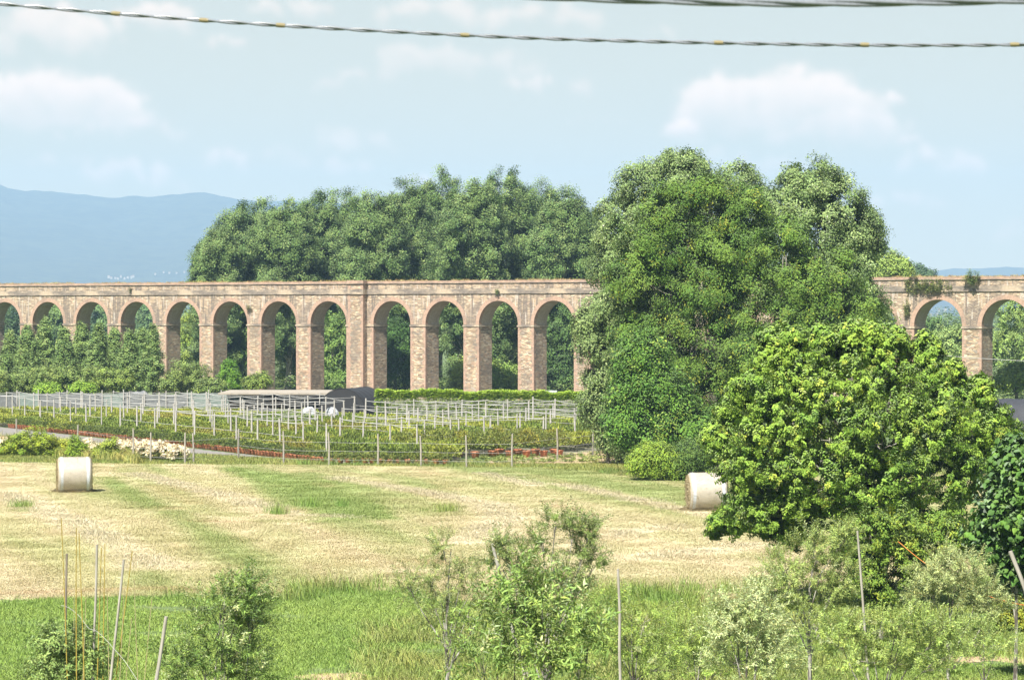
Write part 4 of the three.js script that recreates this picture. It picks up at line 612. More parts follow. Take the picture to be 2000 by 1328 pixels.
// ---------------------------------------------------------------- olive trees of the garden
{
  const olive = twig(41, { n: 22, len: 0.34, L: 0.066, W: 0.0155, spread: 0.10, stem: 0.0022, vary: 0.3, up: 0.75, pale: 0.10, droop: 0.05 });
  const O1 = [0.13, 0.19, 0.06], O2 = [0.21, 0.26, 0.11];
  const spec = [
    ['leafy young olive in the left foreground beside the leaning stakes', 430, 41, [[470, 1160, 24, 26], [430, 1190, 44, 28], [490, 1210, 34, 30], [420, 1240, 50, 30], [460, 1280, 50, 34], [400, 1310, 50, 30], [350, 1300, 26, 24], [480, 1320, 40, 26]], 0.045, 22, 11, [0.07, 0.13, 0.03], [0.16, 0.22, 0.07], 1.0],
    ['nearest olive with large leaves, rising from the bottom edge left of centre stake', 1040, 27, [[1005, 1160, 24, 34], [1060, 1195, 34, 34], [985, 1215, 36, 30], [1085, 1245, 40, 34], [1020, 1270, 44, 34], [1130, 1290, 34, 30], [940, 1285, 34, 28], [1060, 1325, 60, 30], [1150, 1230, 20, 18]], 0.035, 11, 4, [0.11, 0.175, 0.055], [0.20, 0.27, 0.09], 1.15],
    ['tall sparse olive with open branches against the hay field', 1060, 50, [[1085, 1022, 20, 12], [1120, 1030, 18, 14], [1150, 1045, 16, 18], [1140, 1085, 16, 14], [1163, 1105, 14, 10], [1060, 1062, 18, 14], [975, 1062, 14, 12], [970, 1095, 16, 16], [1010, 1085, 16, 14], [1030, 1125, 22, 16], [1100, 1130, 20, 18], [1125, 1150, 16, 14], [1060, 1165, 26, 20]], 0.04, 15, 9, O1, O2, 1.0],
    ['round grey olive left of the tall sparse one', 870, 60, [[835, 1130, 34, 24], [880, 1150, 44, 30], [930, 1140, 34, 30], [850, 1190, 44, 34], [915, 1200, 44, 40], [880, 1240, 40, 34], [950, 1180, 30, 30], [866, 1072, 14, 24], [800, 1150, 22, 22], [905, 1120, 20, 20]], 0.05, 17, 8, [0.14, 0.18, 0.07], [0.23, 0.26, 0.13], 1.0],
    ['low green olive right of the nearest one behind the pale stake', 1240, 58, [[1190, 1190, 40, 30], [1260, 1210, 44, 34], [1230, 1260, 50, 36], [1310, 1270, 40, 40], [1180, 1260, 30, 30], [1280, 1310, 60, 30]], 0.045, 20, 9, [0.14, 0.20, 0.05], [0.22, 0.28, 0.09], 1.0],
    ['silvery olive with white shining leaves right of the pale stake', 1460, 47, [[1440, 1200, 34, 22], [1490, 1185, 34, 20], [1420, 1225, 30, 22], [1480, 1240, 44, 30], [1440, 1290, 44, 34], [1510, 1300, 34, 34]], 0.05, 20, 9, [0.18, 0.23, 0.11], [0.36, 0.38, 0.30], 1.0],
    ['grey green olive in front of the fruit tree, left of the tall stake', 1580, 63, [[1530, 1110, 40, 30], [1600, 1080, 44, 34], [1640, 1120, 34, 30], [1560, 1150, 50, 34], [1620, 1170, 44, 34], [1510, 1170, 36, 30], [1590, 1220, 60, 34], [1650, 1060, 20, 26]], 0.055, 20, 11, [0.15, 0.20, 0.07], [0.25, 0.29, 0.13], 1.0],
    ['pale olive below the orange cord near the fig tree', 1850, 61, [[1840, 1110, 40, 26], [1890, 1120, 40, 26], [1860, 1150, 44, 26], [1820, 1160, 30, 30], [1910, 1170, 40, 26], [1940, 1190, 30, 20]], 0.05, 20, 10, [0.17, 0.21, 0.10], [0.30, 0.32, 0.21], 1.0],
    ['low spreading olive at the bottom right right of the tall stake', 1720, 50, [[1640, 1250, 40, 30], [1700, 1240, 44, 28], [1770, 1230, 44, 30], [1830, 1250, 40, 30], [1680, 1290, 50, 30], [1750, 1295, 54, 34], [1820, 1300, 40, 30]], 0.05, 18, 9, [0.14, 0.20, 0.06], [0.24, 0.29, 0.11], 1.0],
    ['small olive at the bottom right corner beside bare soil', 1930, 58, [[1900, 1250, 30, 24], [1950, 1260, 34, 24], [1900, 1290, 30, 24]], 0.04, 16, 7, [0.15, 0.21, 0.07], [0.25, 0.30, 0.13], 1.0],
    ['thin grassy olive between the silvery olive and the pale stake', 1360, 55, [[1350, 1240, 36, 30], [1390, 1270, 36, 30], [1340, 1300, 40, 30], [1400, 1315, 40, 24]], 0.04, 16, 8, [0.15, 0.22, 0.06], [0.24, 0.30, 0.10], 1.0],
  ];
  spec.forEach(([label, x, Z, L, r0, per, twigs, c1, c2, size], k) => tree('olive_tree', label, 'olive tree', x, Z, L.map((l) => [l[0], l[1], l[2], l[3], 0, l[2] * Z / F * 1.2]), olive, 1200 + k, { group: 'olive trees of the garden', r0, fork: 1.4, mat: M.gloss, bark: M.bark, boughs: { per: Math.round(per * (k > 3 ? 0.95 : 0.75)), size: 0.46, inner: 0.25, drop: 0.25, squash: 0.95 }, twigs: Math.round(twigs * (k > 3 ? 1.15 : 0.75)), c1: mul3(c1, k === 2 ? 0.95 : k > 3 ? 1.35 : 1.15), c2: mul3(c2, k === 2 ? 0.95 : k > 3 ? 1.35 : 1.2), c3: [0.36, 0.39, 0.28], c3p: 0.06, upward: 0.8, size, thin: 0.8, shoots: 3, rise: 0.55, vary: 0.2 }));
  // climbing beans under the canes
  const pea = twig(44, { n: 18, len: 0.26, L: 0.06, W: 0.026, spread: 0.7, stem: 0.002, vary: 0.25, up: 0.2, droop: 0.3 });
  tree('tomato_plant', 'bushy vegetable plant at the foot of the canes in the bottom left corner', 'plant', 140, 44, [[130, 1262, 40, 26, 0, 0.4], [105, 1290, 44, 30, 0, 0.5], [165, 1300, 44, 34, 0, 0.5], [120, 1330, 60, 30, 0, 0.5]], pea, 1230, { r0: 0.015, fork: 1, boughs: { per: 20, size: 0.5, inner: 0.3 }, twigs: 6, shoots: 3, rise: 0.6, c1: [0.13, 0.20, 0.08], c2: [0.23, 0.30, 0.14] });
}
// ---------------------------------------------------------------- stakes, canes, twine, cords
{
  const rod = (name, label, cat, x0, y0, x1, y1, Z, r0, r1, mat, o = {}) => {   // from its top pixel down to the ground, leaning as seen
    const a = at(x0, y0, Z), b = at(x1, y1, Z), d = b.clone().sub(a).normalize(), foot = a.clone().addScaledVector(d, a.y / -d.y), L = foot.distanceTo(a), r = rngOf(Math.round(x0 * 7 + y0)), n = 7, pts = [], rad = [];
    for (let k = 0; k <= n; k++) { pts.push(V(0, 0, 0).lerp(a.clone().sub(foot), k / n).add(V((r() - 0.5) * r0 * (o.bend ?? 0.7), 0, (r() - 0.5) * r0))); rad.push(lerp(r0, r1, k / n) * (o.knots && k % 2 ? 1.14 : 1)); }
    pts[0].y = -0.2;
    const t = thing(name, label, cat, [foot.x, foot.y, foot.z], 0, o.group); mesh(name === 'bamboo_cane' ? 'stem' : 'shaft', new Geo().tube(pts, rad, 7, true, o.knots ? 0 : 0.3, r).build(), mat, t);
    if (o.knots) { const g = new Geo(); for (let k = 1; k < L / 0.22; k++) { const p = V(0, 0, 0).lerp(a.clone().sub(foot), k * 0.22 / L), rr = lerp(r0, r1, k * 0.22 / L) * 1.3; g.tube([p.clone().add(V(0, -0.008, 0)), p, p.clone().add(V(0, 0.008, 0))], [rr * 0.8, rr, rr * 0.8], 6); } mesh('nodes', g.build(), mat, t); }
    return t;
  };
  const S = 'wooden_stake', c = 'stake';
  rod(S, 'brown wooden stake, leftmost in the bottom left corner', c, 129, 1082, 126, 1235, 45, 0.021, 0.017, M.darkWood);
  rod(S, 'straight grey wooden stake in the middle of the cane bunch', c, 187, 1064, 180, 1310, 44, 0.024, 0.018, M.wood);
  rod(S, 'grey wooden stake leaning right of the canes', c, 240, 1093, 215, 1328, 42, 0.024, 0.018, M.wood);
  rod(S, 'thick short grey stake leaning beside the left olive', c, 322, 1205, 304, 1328, 40, 0.036, 0.026, M.wood);
  rod(S, 'pale wooden stake leaning left inside the tall sparse olive', c, 961, 1062, 987, 1170, 48, 0.034, 0.024, M.wood);
  rod(S, 'thin pale stake standing upright below the middle of the field', c, 1208, 1112, 1213, 1328, 46, 0.028, 0.022, M.wood, { bend: 1.2 });
  rod(S, 'tall pale stake before the small peach tree', c, 1676, 1037, 1691, 1240, 56, 0.029, 0.022, M.wood);
  rod(S, 'weathered stake leaning left at the right edge before the fig', c, 1974, 1077, 2003, 1150, 58, 0.052, 0.044, M.wood);
  const CN = [[118, 1012, 126, 1230, 'tallest thin yellow cane, leftmost beside the brown stake', 0], [147, 1031, 147, 1240, 'straight yellow cane left of the crossing pair', 0], [153, 1042, 160, 1260, 'golden cane right of the straight yellow one', 0], [196, 1070, 188, 1328, 'golden cane just right of the grey middle stake', 0], [203, 1062, 199, 1328, 'yellow cane second right of the grey middle stake', 0], [257, 1076, 224, 1328, 'golden cane leaning right beside the leaning stake', 0],
    [241, 1150, 232, 1328, 'pale straw-coloured cane right of the leaning stake', 1], [260, 1132, 267, 1328, 'thin pale cane leaning left, right of the leaning stake', 1], [295, 1168, 280, 1328, 'thin pale cane nearest the short thick stake', 1], [255, 1208, 244, 1328, 'short thin pale cane low between two canes', 1], [143, 1145, 142, 1240, 'short grey cane behind the yellow canes', 1], [207, 1125, 211, 1328, 'thin pale cane crossing behind the grey middle stake', 1], [166, 1160, 161, 1300, 'short pale cane beside the golden cane', 1]];
  for (const [x0, y0, x1, y1, label, p] of CN) rod('bamboo_cane', label, 'cane', x0, y0, x1, y1, 43 + (x0 % 3) * 0.5, p ? 0.0085 : 0.0115, p ? 0.004 : 0.006, p ? M.paleCane : M.cane, { knots: true, group: 'bamboo canes in the bottom left corner' });
  const line = (name, label, cat, pts, rad, mat, seg = 5) => { const o = mesh(name, new Geo().tube(new THREE.CatmullRomCurve3(pts).getPoints(60), rad, seg).build(), mat); return tag(o, label, cat); };
  line('twine', 'white twine tied from stake to stake among the canes', 'twine', [at(117, 1183, 44.5), at(129, 1186, 44.4), at(152, 1203, 44), at(172, 1228, 43.6), at(184, 1232, 43.4), at(200, 1245, 43), at(219, 1266, 42), at(240, 1290, 41.6), at(268, 1332, 41)], 0.0032, M.string);
  line('orange_cord', 'orange cord sagging from the peach tree to the right edge', 'cord', [at(1756, 1058, 70), at(1800, 1094, 68.5), at(1860, 1133, 66.5), at(1930, 1164, 64), at(2000, 1182, 62), at(2080, 1190, 60)], 0.009, M.orange);
  const dark = grained([0.20, 0.22, 0.25], 0.26, 0.05), tie = grained([0.24, 0.20, 0.10], 0.7, 0.02);
  const cable = (label, pts, n, rs, ro, pitch, ties) => {              // twisted bundle: n strands on a helix
    const cv = new THREE.CatmullRomCurve3(pts), L = cv.getLength(), N = Math.round(L / pitch * 22), t = thing('overhead_cable', label, 'cable', [0, 0, 0]);
    const mid = pts[pts.length >> 1].clone(); t.position.copy(mid);
    for (let k = 0; k < n; k++) { const P = []; for (let i = 0; i <= N; i++) { const u = i / N, c = cv.getPointAt(u), d = cv.getTangentAt(u), s = UP.clone().addScaledVector(d, -UP.dot(d)).normalize(), b = d.clone().cross(s), a = u * L / pitch * 6.28318 + k * 6.28318 / n; P.push(c.addScaledVector(s, Math.cos(a) * ro).addScaledVector(b, Math.sin(a) * ro).sub(mid)); } mesh('strand', new Geo().tube(P, rs, 7).build(), dark, t); }
    for (const x of ties) { let u = 0; for (let i = 0; i <= 400; i++) { const c = cv.getPointAt(i / 400); if (1000 + F * c.x / -c.z < x) u = i / 400; } const c = cv.getPointAt(u).sub(mid), d = cv.getTangentAt(u); mesh('tie', new Geo().tube([c.clone().addScaledVector(d, -0.016), c, c.clone().addScaledVector(d, 0.016)], [ro * 1.2 + rs * 0.8, ro * 1.25 + rs, ro * 1.2 + rs * 0.8], 9).build(), tie, t); }
  };
  cable('thin twisted cable with yellow ties crossing the whole sky', [[-500, -38], [0, 8], [250, 29], [500, 47], [1000, 73], [1400, 84], [1750, 88.5], [2000, 87.5], [2500, 80]].map(([x, y]) => at(x, y, 10)), 2, 0.0041, 0.0036, 0.23, [230, 400, 555, 908, 1404, 1692, 1984]);
  cable('thick twisted cable at the upper right edge of the sky', [[800, -22], [1090, -5], [1300, 2], [1500, 6.5], [1700, 6], [2000, 1], [2500, -14]].map(([x, y]) => at(x, y, 7)), 3, 0.0058, 0.0052, 0.62, []);
}
// ---------------------------------------------------------------- hay bales
{
  const hayT = tex(512, 512, (u, v) => { const a = vnoise(u * 130, v * 26, 3, 130, 26), b = vnoise(u * 40, v * 150, 4, 40, 150), c = fbm(u * 6, v * 6, 4, 5, 6, 6); return mul3(mix3([0.22, 0.165, 0.09], [0.44, 0.37, 0.24], a * 0.5 + b * 0.5), 0.7 + 0.6 * c); });
  const netT = tex(512, 512, (u, v) => { const a = vnoise(u * 150, v * 60, 7, 150, 60), b = vnoise(u * 60, v * 150, 8, 60, 150), g = Math.max(smoothstep(Math.abs(mod(u * 64, 1) - 0.5), 0.3, 0.5), smoothstep(Math.abs(mod(v * 64, 1) - 0.5), 0.36, 0.5)), c = fbm(u * 5, v * 5, 4, 9, 5, 5); return mix3(mul3(mix3([0.20, 0.16, 0.105], [0.33, 0.285, 0.21], a * 0.5 + b * 0.5), 0.8 + 0.4 * c), [0.42, 0.41, 0.395], 0.25 + 0.35 * g); });
  const hay = std([1, 1, 1], 1, { map: rep(hayT, 0.9), bumpMap: rep(hayT, 0.9), bumpScale: 0.03 }), net = std([1, 1, 1], 0.5, { map: rep(netT, 1.3), bumpMap: rep(netT, 1.3), bumpScale: 0.01 }), band = grained([0.50, 0.54, 0.60], 0.5, 0.3);
  const bale = (label, px, py, Dia, W, turn, seed) => {
    const [x, z] = ground(px, py), R = Dia / 2, t = thing('hay_bale', label, 'hay bale', [x, 0, -z - R * 0.3], turn, 'round hay bales on the field'), r = rngOf(seed), g = new Geo(), N = 72, prof = [[-W / 2 + 0.0, R - 0.10], [-W / 2 + 0.03, R - 0.03], [-W / 2 + 0.09, R], [-W / 4, R + 0.005], [0, R + 0.012], [W / 4, R + 0.004], [W / 2 - 0.09, R], [W / 2 - 0.03, R - 0.03], [W / 2, R - 0.10]];
    const sag = (y) => y < -R * 0.9 ? -R * 0.955 : y;
    const rows = prof.map(([w, q]) => { const row = []; for (let k = 0; k <= N; k++) { const a = k / N * 6.28318, qq = q + 0.014 * (fbm(k % N / 6, w * 3 + 7, 3, seed, 12) - 0.5) + 0.006 * Math.sin(w * 40), n = V(0, Math.cos(a), Math.sin(a)); row.push(g.vert(w, sag(qq * n.y) + R * 0.955, qq * n.z, 0, n.y, n.z, w, a * R)); } return row; });
    for (let j = 0; j + 1 < rows.length; j++) for (let k = 0; k < N; k++) g.i.push(rows[j][k], rows[j + 1][k], rows[j][k + 1], rows[j + 1][k], rows[j + 1][k + 1], rows[j][k + 1]);
    const b = g.build(); b.computeVertexNormals(); mesh('net_wrap', b, net, t);
    for (const s of [-1, 1]) {                                         // rolled straw ends with a spiral of ridges
      const e = new Geo(), rings = 16, rowsE = []; for (let j = 0; j <= rings; j++) { const q = j / rings, row = []; for (let k = 0; k <= 48; k++) { const a = k / 48 * 6.28318, rr = (R - 0.09) * q, bump = 0.03 * Math.sin(q * 42 + a) + 0.05 * (fbm(rr * Math.cos(a) * 9 + 20, rr * Math.sin(a) * 9 + 20, 3, seed + 3) - 0.5); row.push(e.vert(s * (W / 2 + 0.012 + (j < rings ? bump : -0.02)), sag(rr * Math.cos(a)) + R * 0.955, rr * Math.sin(a), s, 0, 0, rr * Math.cos(a), rr * Math.sin(a))); } rowsE.push(row); }
      for (let j = 0; j < rings; j++) for (let k = 0; k < 48; k++) { const A = rowsE[j], B = rowsE[j + 1]; e.i.push(A[k], B[k], A[k + 1], B[k], B[k + 1], A[k + 1]); }
      const eg = e.build(); eg.computeVertexNormals(); mesh('straw_end', eg, hay, t);
      const w = new Geo(); for (let k = 0; k < 420; k++) { const a = r() * 6.28, q = (R - 0.05) * Math.sqrt(r()), o = V(s * (W / 2 + 0.0), Math.max(q * Math.cos(a), -R * 0.9) + R * 0.955, q * Math.sin(a)), d = V(s * (0.3 + 0.7 * r()), r() - 0.5, r() - 0.5).normalize(); const c = 0.8 + 0.4 * r(); w.leaf(o, d, V(r() - 0.5, 1, r() - 0.5).normalize(), 0.05 + 0.1 * r(), 0.007, [0.62 * c, 0.52 * c, 0.32 * c], false, 0.2); }
      if (s > 0) for (let k = 0; k < 900; k++) { const a = r() * 6.28, x = (r() - 0.5) * W, o = V(x, sag((R + 0.006) * Math.cos(a)) + R * 0.955, (R + 0.006) * Math.sin(a)), n = V(0, Math.cos(a), Math.sin(a)), q = V(r() - 0.5, n.z * (r() - 0.5), -n.y * (r() - 0.5)).addScaledVector(n, 0.12 + 0.5 * r() * r()).normalize(), c = 0.7 + 0.5 * r(); w.leaf(o, q, n.clone().addScaledVector(q, -n.dot(q)).normalize(), 0.05 + 0.09 * r(), 0.006, [0.50 * c, 0.43 * c, 0.29 * c], false, 0.1); }
      if (s > 0) for (let k = 0; k < 1100; k++) { const a = r() * 6.28, e = 0.9 + 0.5 * r() * r(), o = V(Math.cos(a) * W * 0.58 * e, 0.03 + 0.05 * r(), Math.sin(a) * 0.62 * e), q = V(r() - 0.5, 0.25 * r(), r() - 0.5).normalize(), c = 0.8 + 0.4 * r(); w.leaf(o, q, V(0.2, 1, 0.1).normalize(), 0.08 + 0.14 * r(), 0.008, [0.56 * c, 0.48 * c, 0.31 * c], false, 0.1); }
      const lo = mesh('loose_straw', w.build(true), std([1, 1, 1], 1, { vertexColors: true, side: THREE.DoubleSide }), t); lo.userData.kind = 'stuff';
      const bb = new Geo(), P = []; for (let k = 0; k <= N; k++) { const a = k / N * 6.28318; P.push([a, sag((R + 0.012) * Math.cos(a)) + R * 0.955, (R + 0.012) * Math.sin(a)]); }
      for (let k = 0; k < N; k++) { const x0 = s * (W / 2 - 0.10), x1 = s * (W / 2 - 0.24), v = [[x0, k], [x1, k], [x1, k + 1], [x0, k + 1]].map(([xx, i]) => bb.vert(xx, P[i][1], P[i][2], 0, Math.cos(P[i][0]), Math.sin(P[i][0]), xx, P[i][0] * R)); s > 0 ? bb.i.push(v[0], v[1], v[2], v[0], v[2], v[3]) : bb.i.push(v[0], v[2], v[1], v[0], v[3], v[2]); }
      mesh('net_edge', bb.build(), band, t);
    }
    return t;
  };
  bale('round hay bale in white net standing broadside on the left of the field', 142, 962, 1.78, 1.62, 0.2, 31);
  bale('round hay bale showing its straw end, half behind the fruit tree', 1381, 998, 1.74, 1.66, 0.10, 32);
}

// ---------------------------------------------------------------- the nursery: potted shrubs, frames, nets, sheds
{
  const A = [0.46, -0.888], B = [0.888, 0.46], O = ground(700, 905), cell = (i, j) => [O[0] + A[0] * i + B[0] * j, O[1] + A[1] * i + B[1] * j];
  const zone = [[-420, 797], [20, 836], [330, 869], [500, 889], [640, 903], [885, 906], [897, 892], [1110, 884], [1215, 868], [1230, 790], [900, 784], [430, 784], [-420, 784]].map(([x, y]) => ground(x, y));
  // potted shrubs that can be told apart
  const pot = new THREE.LatheGeometry([[0.0, 0], [0.15, 0], [0.19, 0.26], [0.215, 0.265], [0.22, 0.33], [0.195, 0.33], [0.185, 0.28], [0, 0.28]].map((p) => new THREE.Vector2(...p)), 14);
  const bushGeo = (seed, n, R, H, L) => { const r = rngOf(seed), g = new Geo(); for (let k = 0; k < n; k++) { const d = dirRand(r); d.y = Math.abs(d.y) * 1.1 - 0.25; const e = 0.55 + 0.5 * Math.sqrt(r()), lump = 0.85 + 0.3 * vnoise(d.x * 3 + 9, d.z * 3 + d.y * 2 + 9, seed), o = V(d.x * R * e * lump, H * 0.45 + d.y * H * 0.6 * e * lump, d.z * R * e * lump), q = d.clone().addScaledVector(UP, 0.5).addScaledVector(dirRand(r), 0.8).normalize(), n2 = dirRand(r).addScaledVector(UP, 0.8); n2.addScaledVector(q, -n2.dot(q)).normalize(); const c = 0.75 + 0.5 * r(), y = r() * 0.4; g.leaf(o, q, n2, L * (0.7 + 0.6 * r()), L * 0.55, [c * (1 + y), c * (1 + y * 0.3), c], false, 0.15); } return g.build(true); };
  const shrubs = [bushGeo(1, 190, 0.38, 0.6, 0.12), bushGeo(2, 190, 0.37, 0.55, 0.12), bushGeo(3, 420, 0.72, 1.2, 0.14), bushGeo(4, 420, 0.68, 1.3, 0.14), bushGeo(5, 260, 0.44, 0.62, 0.12)];
  const tint = (c) => { const m = M.leaf.clone(); m.color.setRGB(...c); return m; };
  const cols = [[0.09, 0.14, 0.03], [0.12, 0.17, 0.035], [0.15, 0.20, 0.04], [0.20, 0.22, 0.035], [0.24, 0.25, 0.04]].map(tint);
  const proto = new Map(), r = rngOf(3);
  const potted = (x, z, kind, col, s, label, group) => {
    const key = kind + '/' + col; let t;
    if (!proto.has(key)) { t = thing('potted_shrub', label, 'potted plant', [x, 0, -z]); const p = mesh('pot', pot, M.pot, t); if (kind === 2 || kind === 3) p.scale.set(1.25, 1.15, 1.25); const f = mesh('foliage', shrubs[kind], cols[col], t); f.position.y = [0.18, 0.18, 0.36, 0.36, 0.02][kind]; proto.set(key, t); }
    else { t = proto.get(key).clone(); t.name = numbered('potted_shrub'); t.position.set(x, 0, -z); scene.add(t); }
    t.rotation.y = r() * 6.28; t.scale.setScalar(s); tag(t, label, 'potted plant', group);
  };
  const P0 = ground(18, 836), P1 = ground(332, 869), P2 = ground(520, 891.5), P3 = ground(636, 905.5);
  const rowOf = (P, step, f) => { for (let i = 0; i + 1 < P.length; i++) { const L = Math.hypot(P[i + 1][0] - P[i][0], P[i + 1][1] - P[i][1]), n = Math.round(L / step); for (let k = 0; k < n; k++) f(lerp(P[i][0], P[i + 1][0], k / n), lerp(P[i][1], P[i + 1][1], k / n)); } };
  rowOf([P0, P1, P2, P3], 0.54, (x, z) => potted(x + (r() - 0.5) * 0.06, z, r() < 0.5 ? 0 : 1, r() < 0.6 ? 0 : 1, 0.95 + 0.15 * r(), 'low dark green shrub in an orange pot, diagonal row along the gravel path', 'diagonal row of potted shrubs along the path'));
  rowOf([ground(648, 905.5), ground(760, 908), ground(888, 909)], 0.52, (x, z) => potted(x, z, 4, r() < 0.5 ? 1 : 2, 0.95 + 0.15 * r(), 'low green shrub in an orange pot, front row against the hay field', 'front row of potted shrubs against the hay field'));
  const big = [[790, 893, 2], [815, 893, 2], [840, 894, 2], [868, 894, 3], [897, 893, 2], [928, 895, 2], [961, 893, 3], [976, 890, 2], [995, 893, 2], [1012, 890, 3], [1028, 893, 2], [1046, 890, 3], [1062, 892, 2], [1082, 889, 3], [1092, 892, 2]], bw = ['leftmost', 'second from left', 'third from left', 'fourth from left', 'fifth from left', 'with the pot standing out at left', 'seventh from left', 'eighth from left', 'in the middle, by a fence post', 'tenth from left', 'sixth from right', 'fifth from right', 'fourth from right', 'second from right', 'rightmost, by the fence post'];
  big.forEach(([x, y, k], i) => { const [a, b] = ground(x, y); potted(a, b, k, 2 + (i % 3 === 0 ? 0 : i % 3 === 1 ? 1 : 0), 0.95 + 0.2 * r(), 'large shrub in an orange pot, right-hand front row, ' + bw[i], 'large potted shrubs of the right-hand front row'); });
  // the beds behind
  const beds = [[], [], [], []];
  for (let j = -70; j <= 62; j += 0.62) for (let i = -92; i <= 40; i += 0.66) {
    const jj = mod(j, 4.2); if (jj > 3.5) continue;
    const [x, z] = cell(i + (r() - 0.5) * 0.3, j + (r() - 0.5) * 0.25); if (z > (x > -12 ? 224 : 246) || !inView(x, z, 3) || !inPoly(zone, x, z)) continue;
    const n = fbm(Math.floor(j / 4.2) * 3.1, i / 16, 3, 61), n2 = fbm(x / 9, z / 9, 3, 62); if (n < 0.22 && r() < 0.7) continue;
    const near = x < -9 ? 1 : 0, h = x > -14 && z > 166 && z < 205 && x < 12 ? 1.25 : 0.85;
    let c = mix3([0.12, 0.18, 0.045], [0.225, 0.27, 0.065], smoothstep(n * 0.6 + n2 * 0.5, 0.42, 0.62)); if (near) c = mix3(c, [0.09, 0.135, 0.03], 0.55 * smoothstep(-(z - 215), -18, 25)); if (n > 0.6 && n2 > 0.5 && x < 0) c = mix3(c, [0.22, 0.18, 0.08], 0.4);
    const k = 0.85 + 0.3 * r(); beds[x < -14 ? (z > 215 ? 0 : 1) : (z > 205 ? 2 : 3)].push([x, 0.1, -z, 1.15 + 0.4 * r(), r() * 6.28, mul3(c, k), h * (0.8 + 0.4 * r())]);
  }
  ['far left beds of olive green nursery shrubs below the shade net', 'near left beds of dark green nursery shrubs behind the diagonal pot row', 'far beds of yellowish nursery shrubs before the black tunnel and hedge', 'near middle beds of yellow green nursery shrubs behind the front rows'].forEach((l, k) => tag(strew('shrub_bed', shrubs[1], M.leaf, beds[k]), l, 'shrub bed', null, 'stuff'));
  // frames of posts and rails
  const frames = [['post and rail frame over the far left beds', (i, j, x, z) => x < -12 && z >= 205], ['post and rail frame over the near left beds', (i, j, x, z) => x < -12 && z < 205], ['post and rail frame over the far beds before the hedge', (i, j, x, z) => x >= -12 && z >= 205], ['post and rail frame over the near middle and right beds', (i, j, x, z) => x >= -12 && z < 205]];
  const postG = [0, 1, 2, 3].map((k) => new Geo().tube([V(0, -0.1, 0), V(0.012 * (k - 1.5), 1.1, 0.01), V(0, 2.15 + 0.06 * k, 0)], [0.058, 0.055, 0.05], 7, true).build());
  const ok = (x, z) => inPoly(zone, x, z) && inView(x, z, 3) && z < (x > -12 ? 221 : 244), SI = 3.7, SJ = 4.2;
  for (const [label, mine] of frames) {
    const t = thing('nursery_frame', label, 'plant frame', [0, 0, -200]), L = [];
    for (let a = -26; a <= 12; a++) for (let b = -18; b <= 16; b++) { const i = a * SI, j = b * SJ - 0.45, [x, z] = cell(i, j); if (ok(x, z) && mine(i, j, x, z)) L.push([a, b, x + (r() - 0.5) * 0.2, z + (r() - 0.5) * 0.2, 2.12 + 0.16 * r()]); }
    const find = (a, b) => L.find((p) => p[0] === a && p[1] === b);
    for (const [a, b, x, z, h] of L) { const m = mesh('post', postG[(a * 7 + b * 3 + 400) % 4], M.post, t); m.position.set(x, 0, -z + 200); m.rotation.set((r() - 0.5) * 0.04, r() * 6, (r() - 0.5) * 0.05); m.scale.set(0.8 + 0.5 * r(), h / 2.2, 0.8 + 0.5 * r()); }
    const rail = (p, q, rad, y0, y1, sag) => { const P = []; for (let k = 0; k <= 6; k++) { const f = k / 6; P.push(V(lerp(p[2], q[2], f) + 0.05, lerp(y0, y1, f) - sag * 4 * f * (1 - f), 200 - lerp(p[3], q[3], f))); } return new Geo().tube(P, rad, 5, false).build(); };
    const bs = [...new Set(L.map((p) => p[1]))], as = [...new Set(L.map((p) => p[0]))];
    for (const b of bs) { const g = []; for (const p of L.filter((q) => q[1] === b)) { const q = find(p[0] + 1, b); if (q) { g.push(rail(p, q, 0.020, p[4] - 0.06, q[4] - 0.06, 0.03 + 0.12 * r() * r())); if (b % 2 === 0) g.push(rail(p, q, 0.012, 1.25, 1.25, 0.03)); } } if (g.length) mesh('rail', mergeGeometries(g), M.rail, t); }
    for (const a of as) { const g = []; for (const p of L.filter((q) => q[0] === a)) { const q = find(a, p[1] + 1); if (q) g.push(rail(p, q, 0.015, p[4] - 0.1, q[4] - 0.1, 0.04 + 0.14 * r() * r())); } if (g.length) mesh('rail', mergeGeometries(g), M.rail, t); }
  }
  // the wire fence at the field edge
  {
    const px = [[-60, 874], [30, 878], [150, 884], [259, 900], [293, 904], [360, 906], [377, 905], [465, 897], [553, 907], [642, 909], [738, 910], [822, 911], [911, 913], [1000, 913], [1089, 900], [1158, 893]], t = thing('wire_fence', 'low wire fence on weathered wooden posts between the hay field and nursery', 'fence', [0, 0, -170]), pts = [];
    px.forEach(([x, y], k) => { const [X, Z] = ground(x, y), h = k > 12 ? 1.95 : 1.75 + 0.25 * r(), lean = (r() - 0.5) * 0.09, m = mesh('post', new Geo().tube([V(0, -0.1, 0), V(0.02 * (r() - 0.5), h * 0.5, 0), V(lean, h, 0.02)], [0.062, 0.058, 0.05], 7, true, 0.3, r).build(), M.wood, t); m.position.set(X, 0, 170 - Z); pts.push([X, Z, h, lean]); });
    for (const y of [0.35, 0.85, 1.35]) { const g = []; for (let k = 2; k + 1 < pts.length; k++) { const p = pts[k], q = pts[k + 1]; g.push(new Geo().tube([V(p[0], y, 170.06 - p[1]), V((p[0] + q[0]) / 2, y - 0.03, 170.06 - (p[1] + q[1]) / 2), V(q[0], y, 170.06 - q[1])], 0.007, 4, false).build()); } mesh('wire', mergeGeometries(g), M.rail, t); }
  }
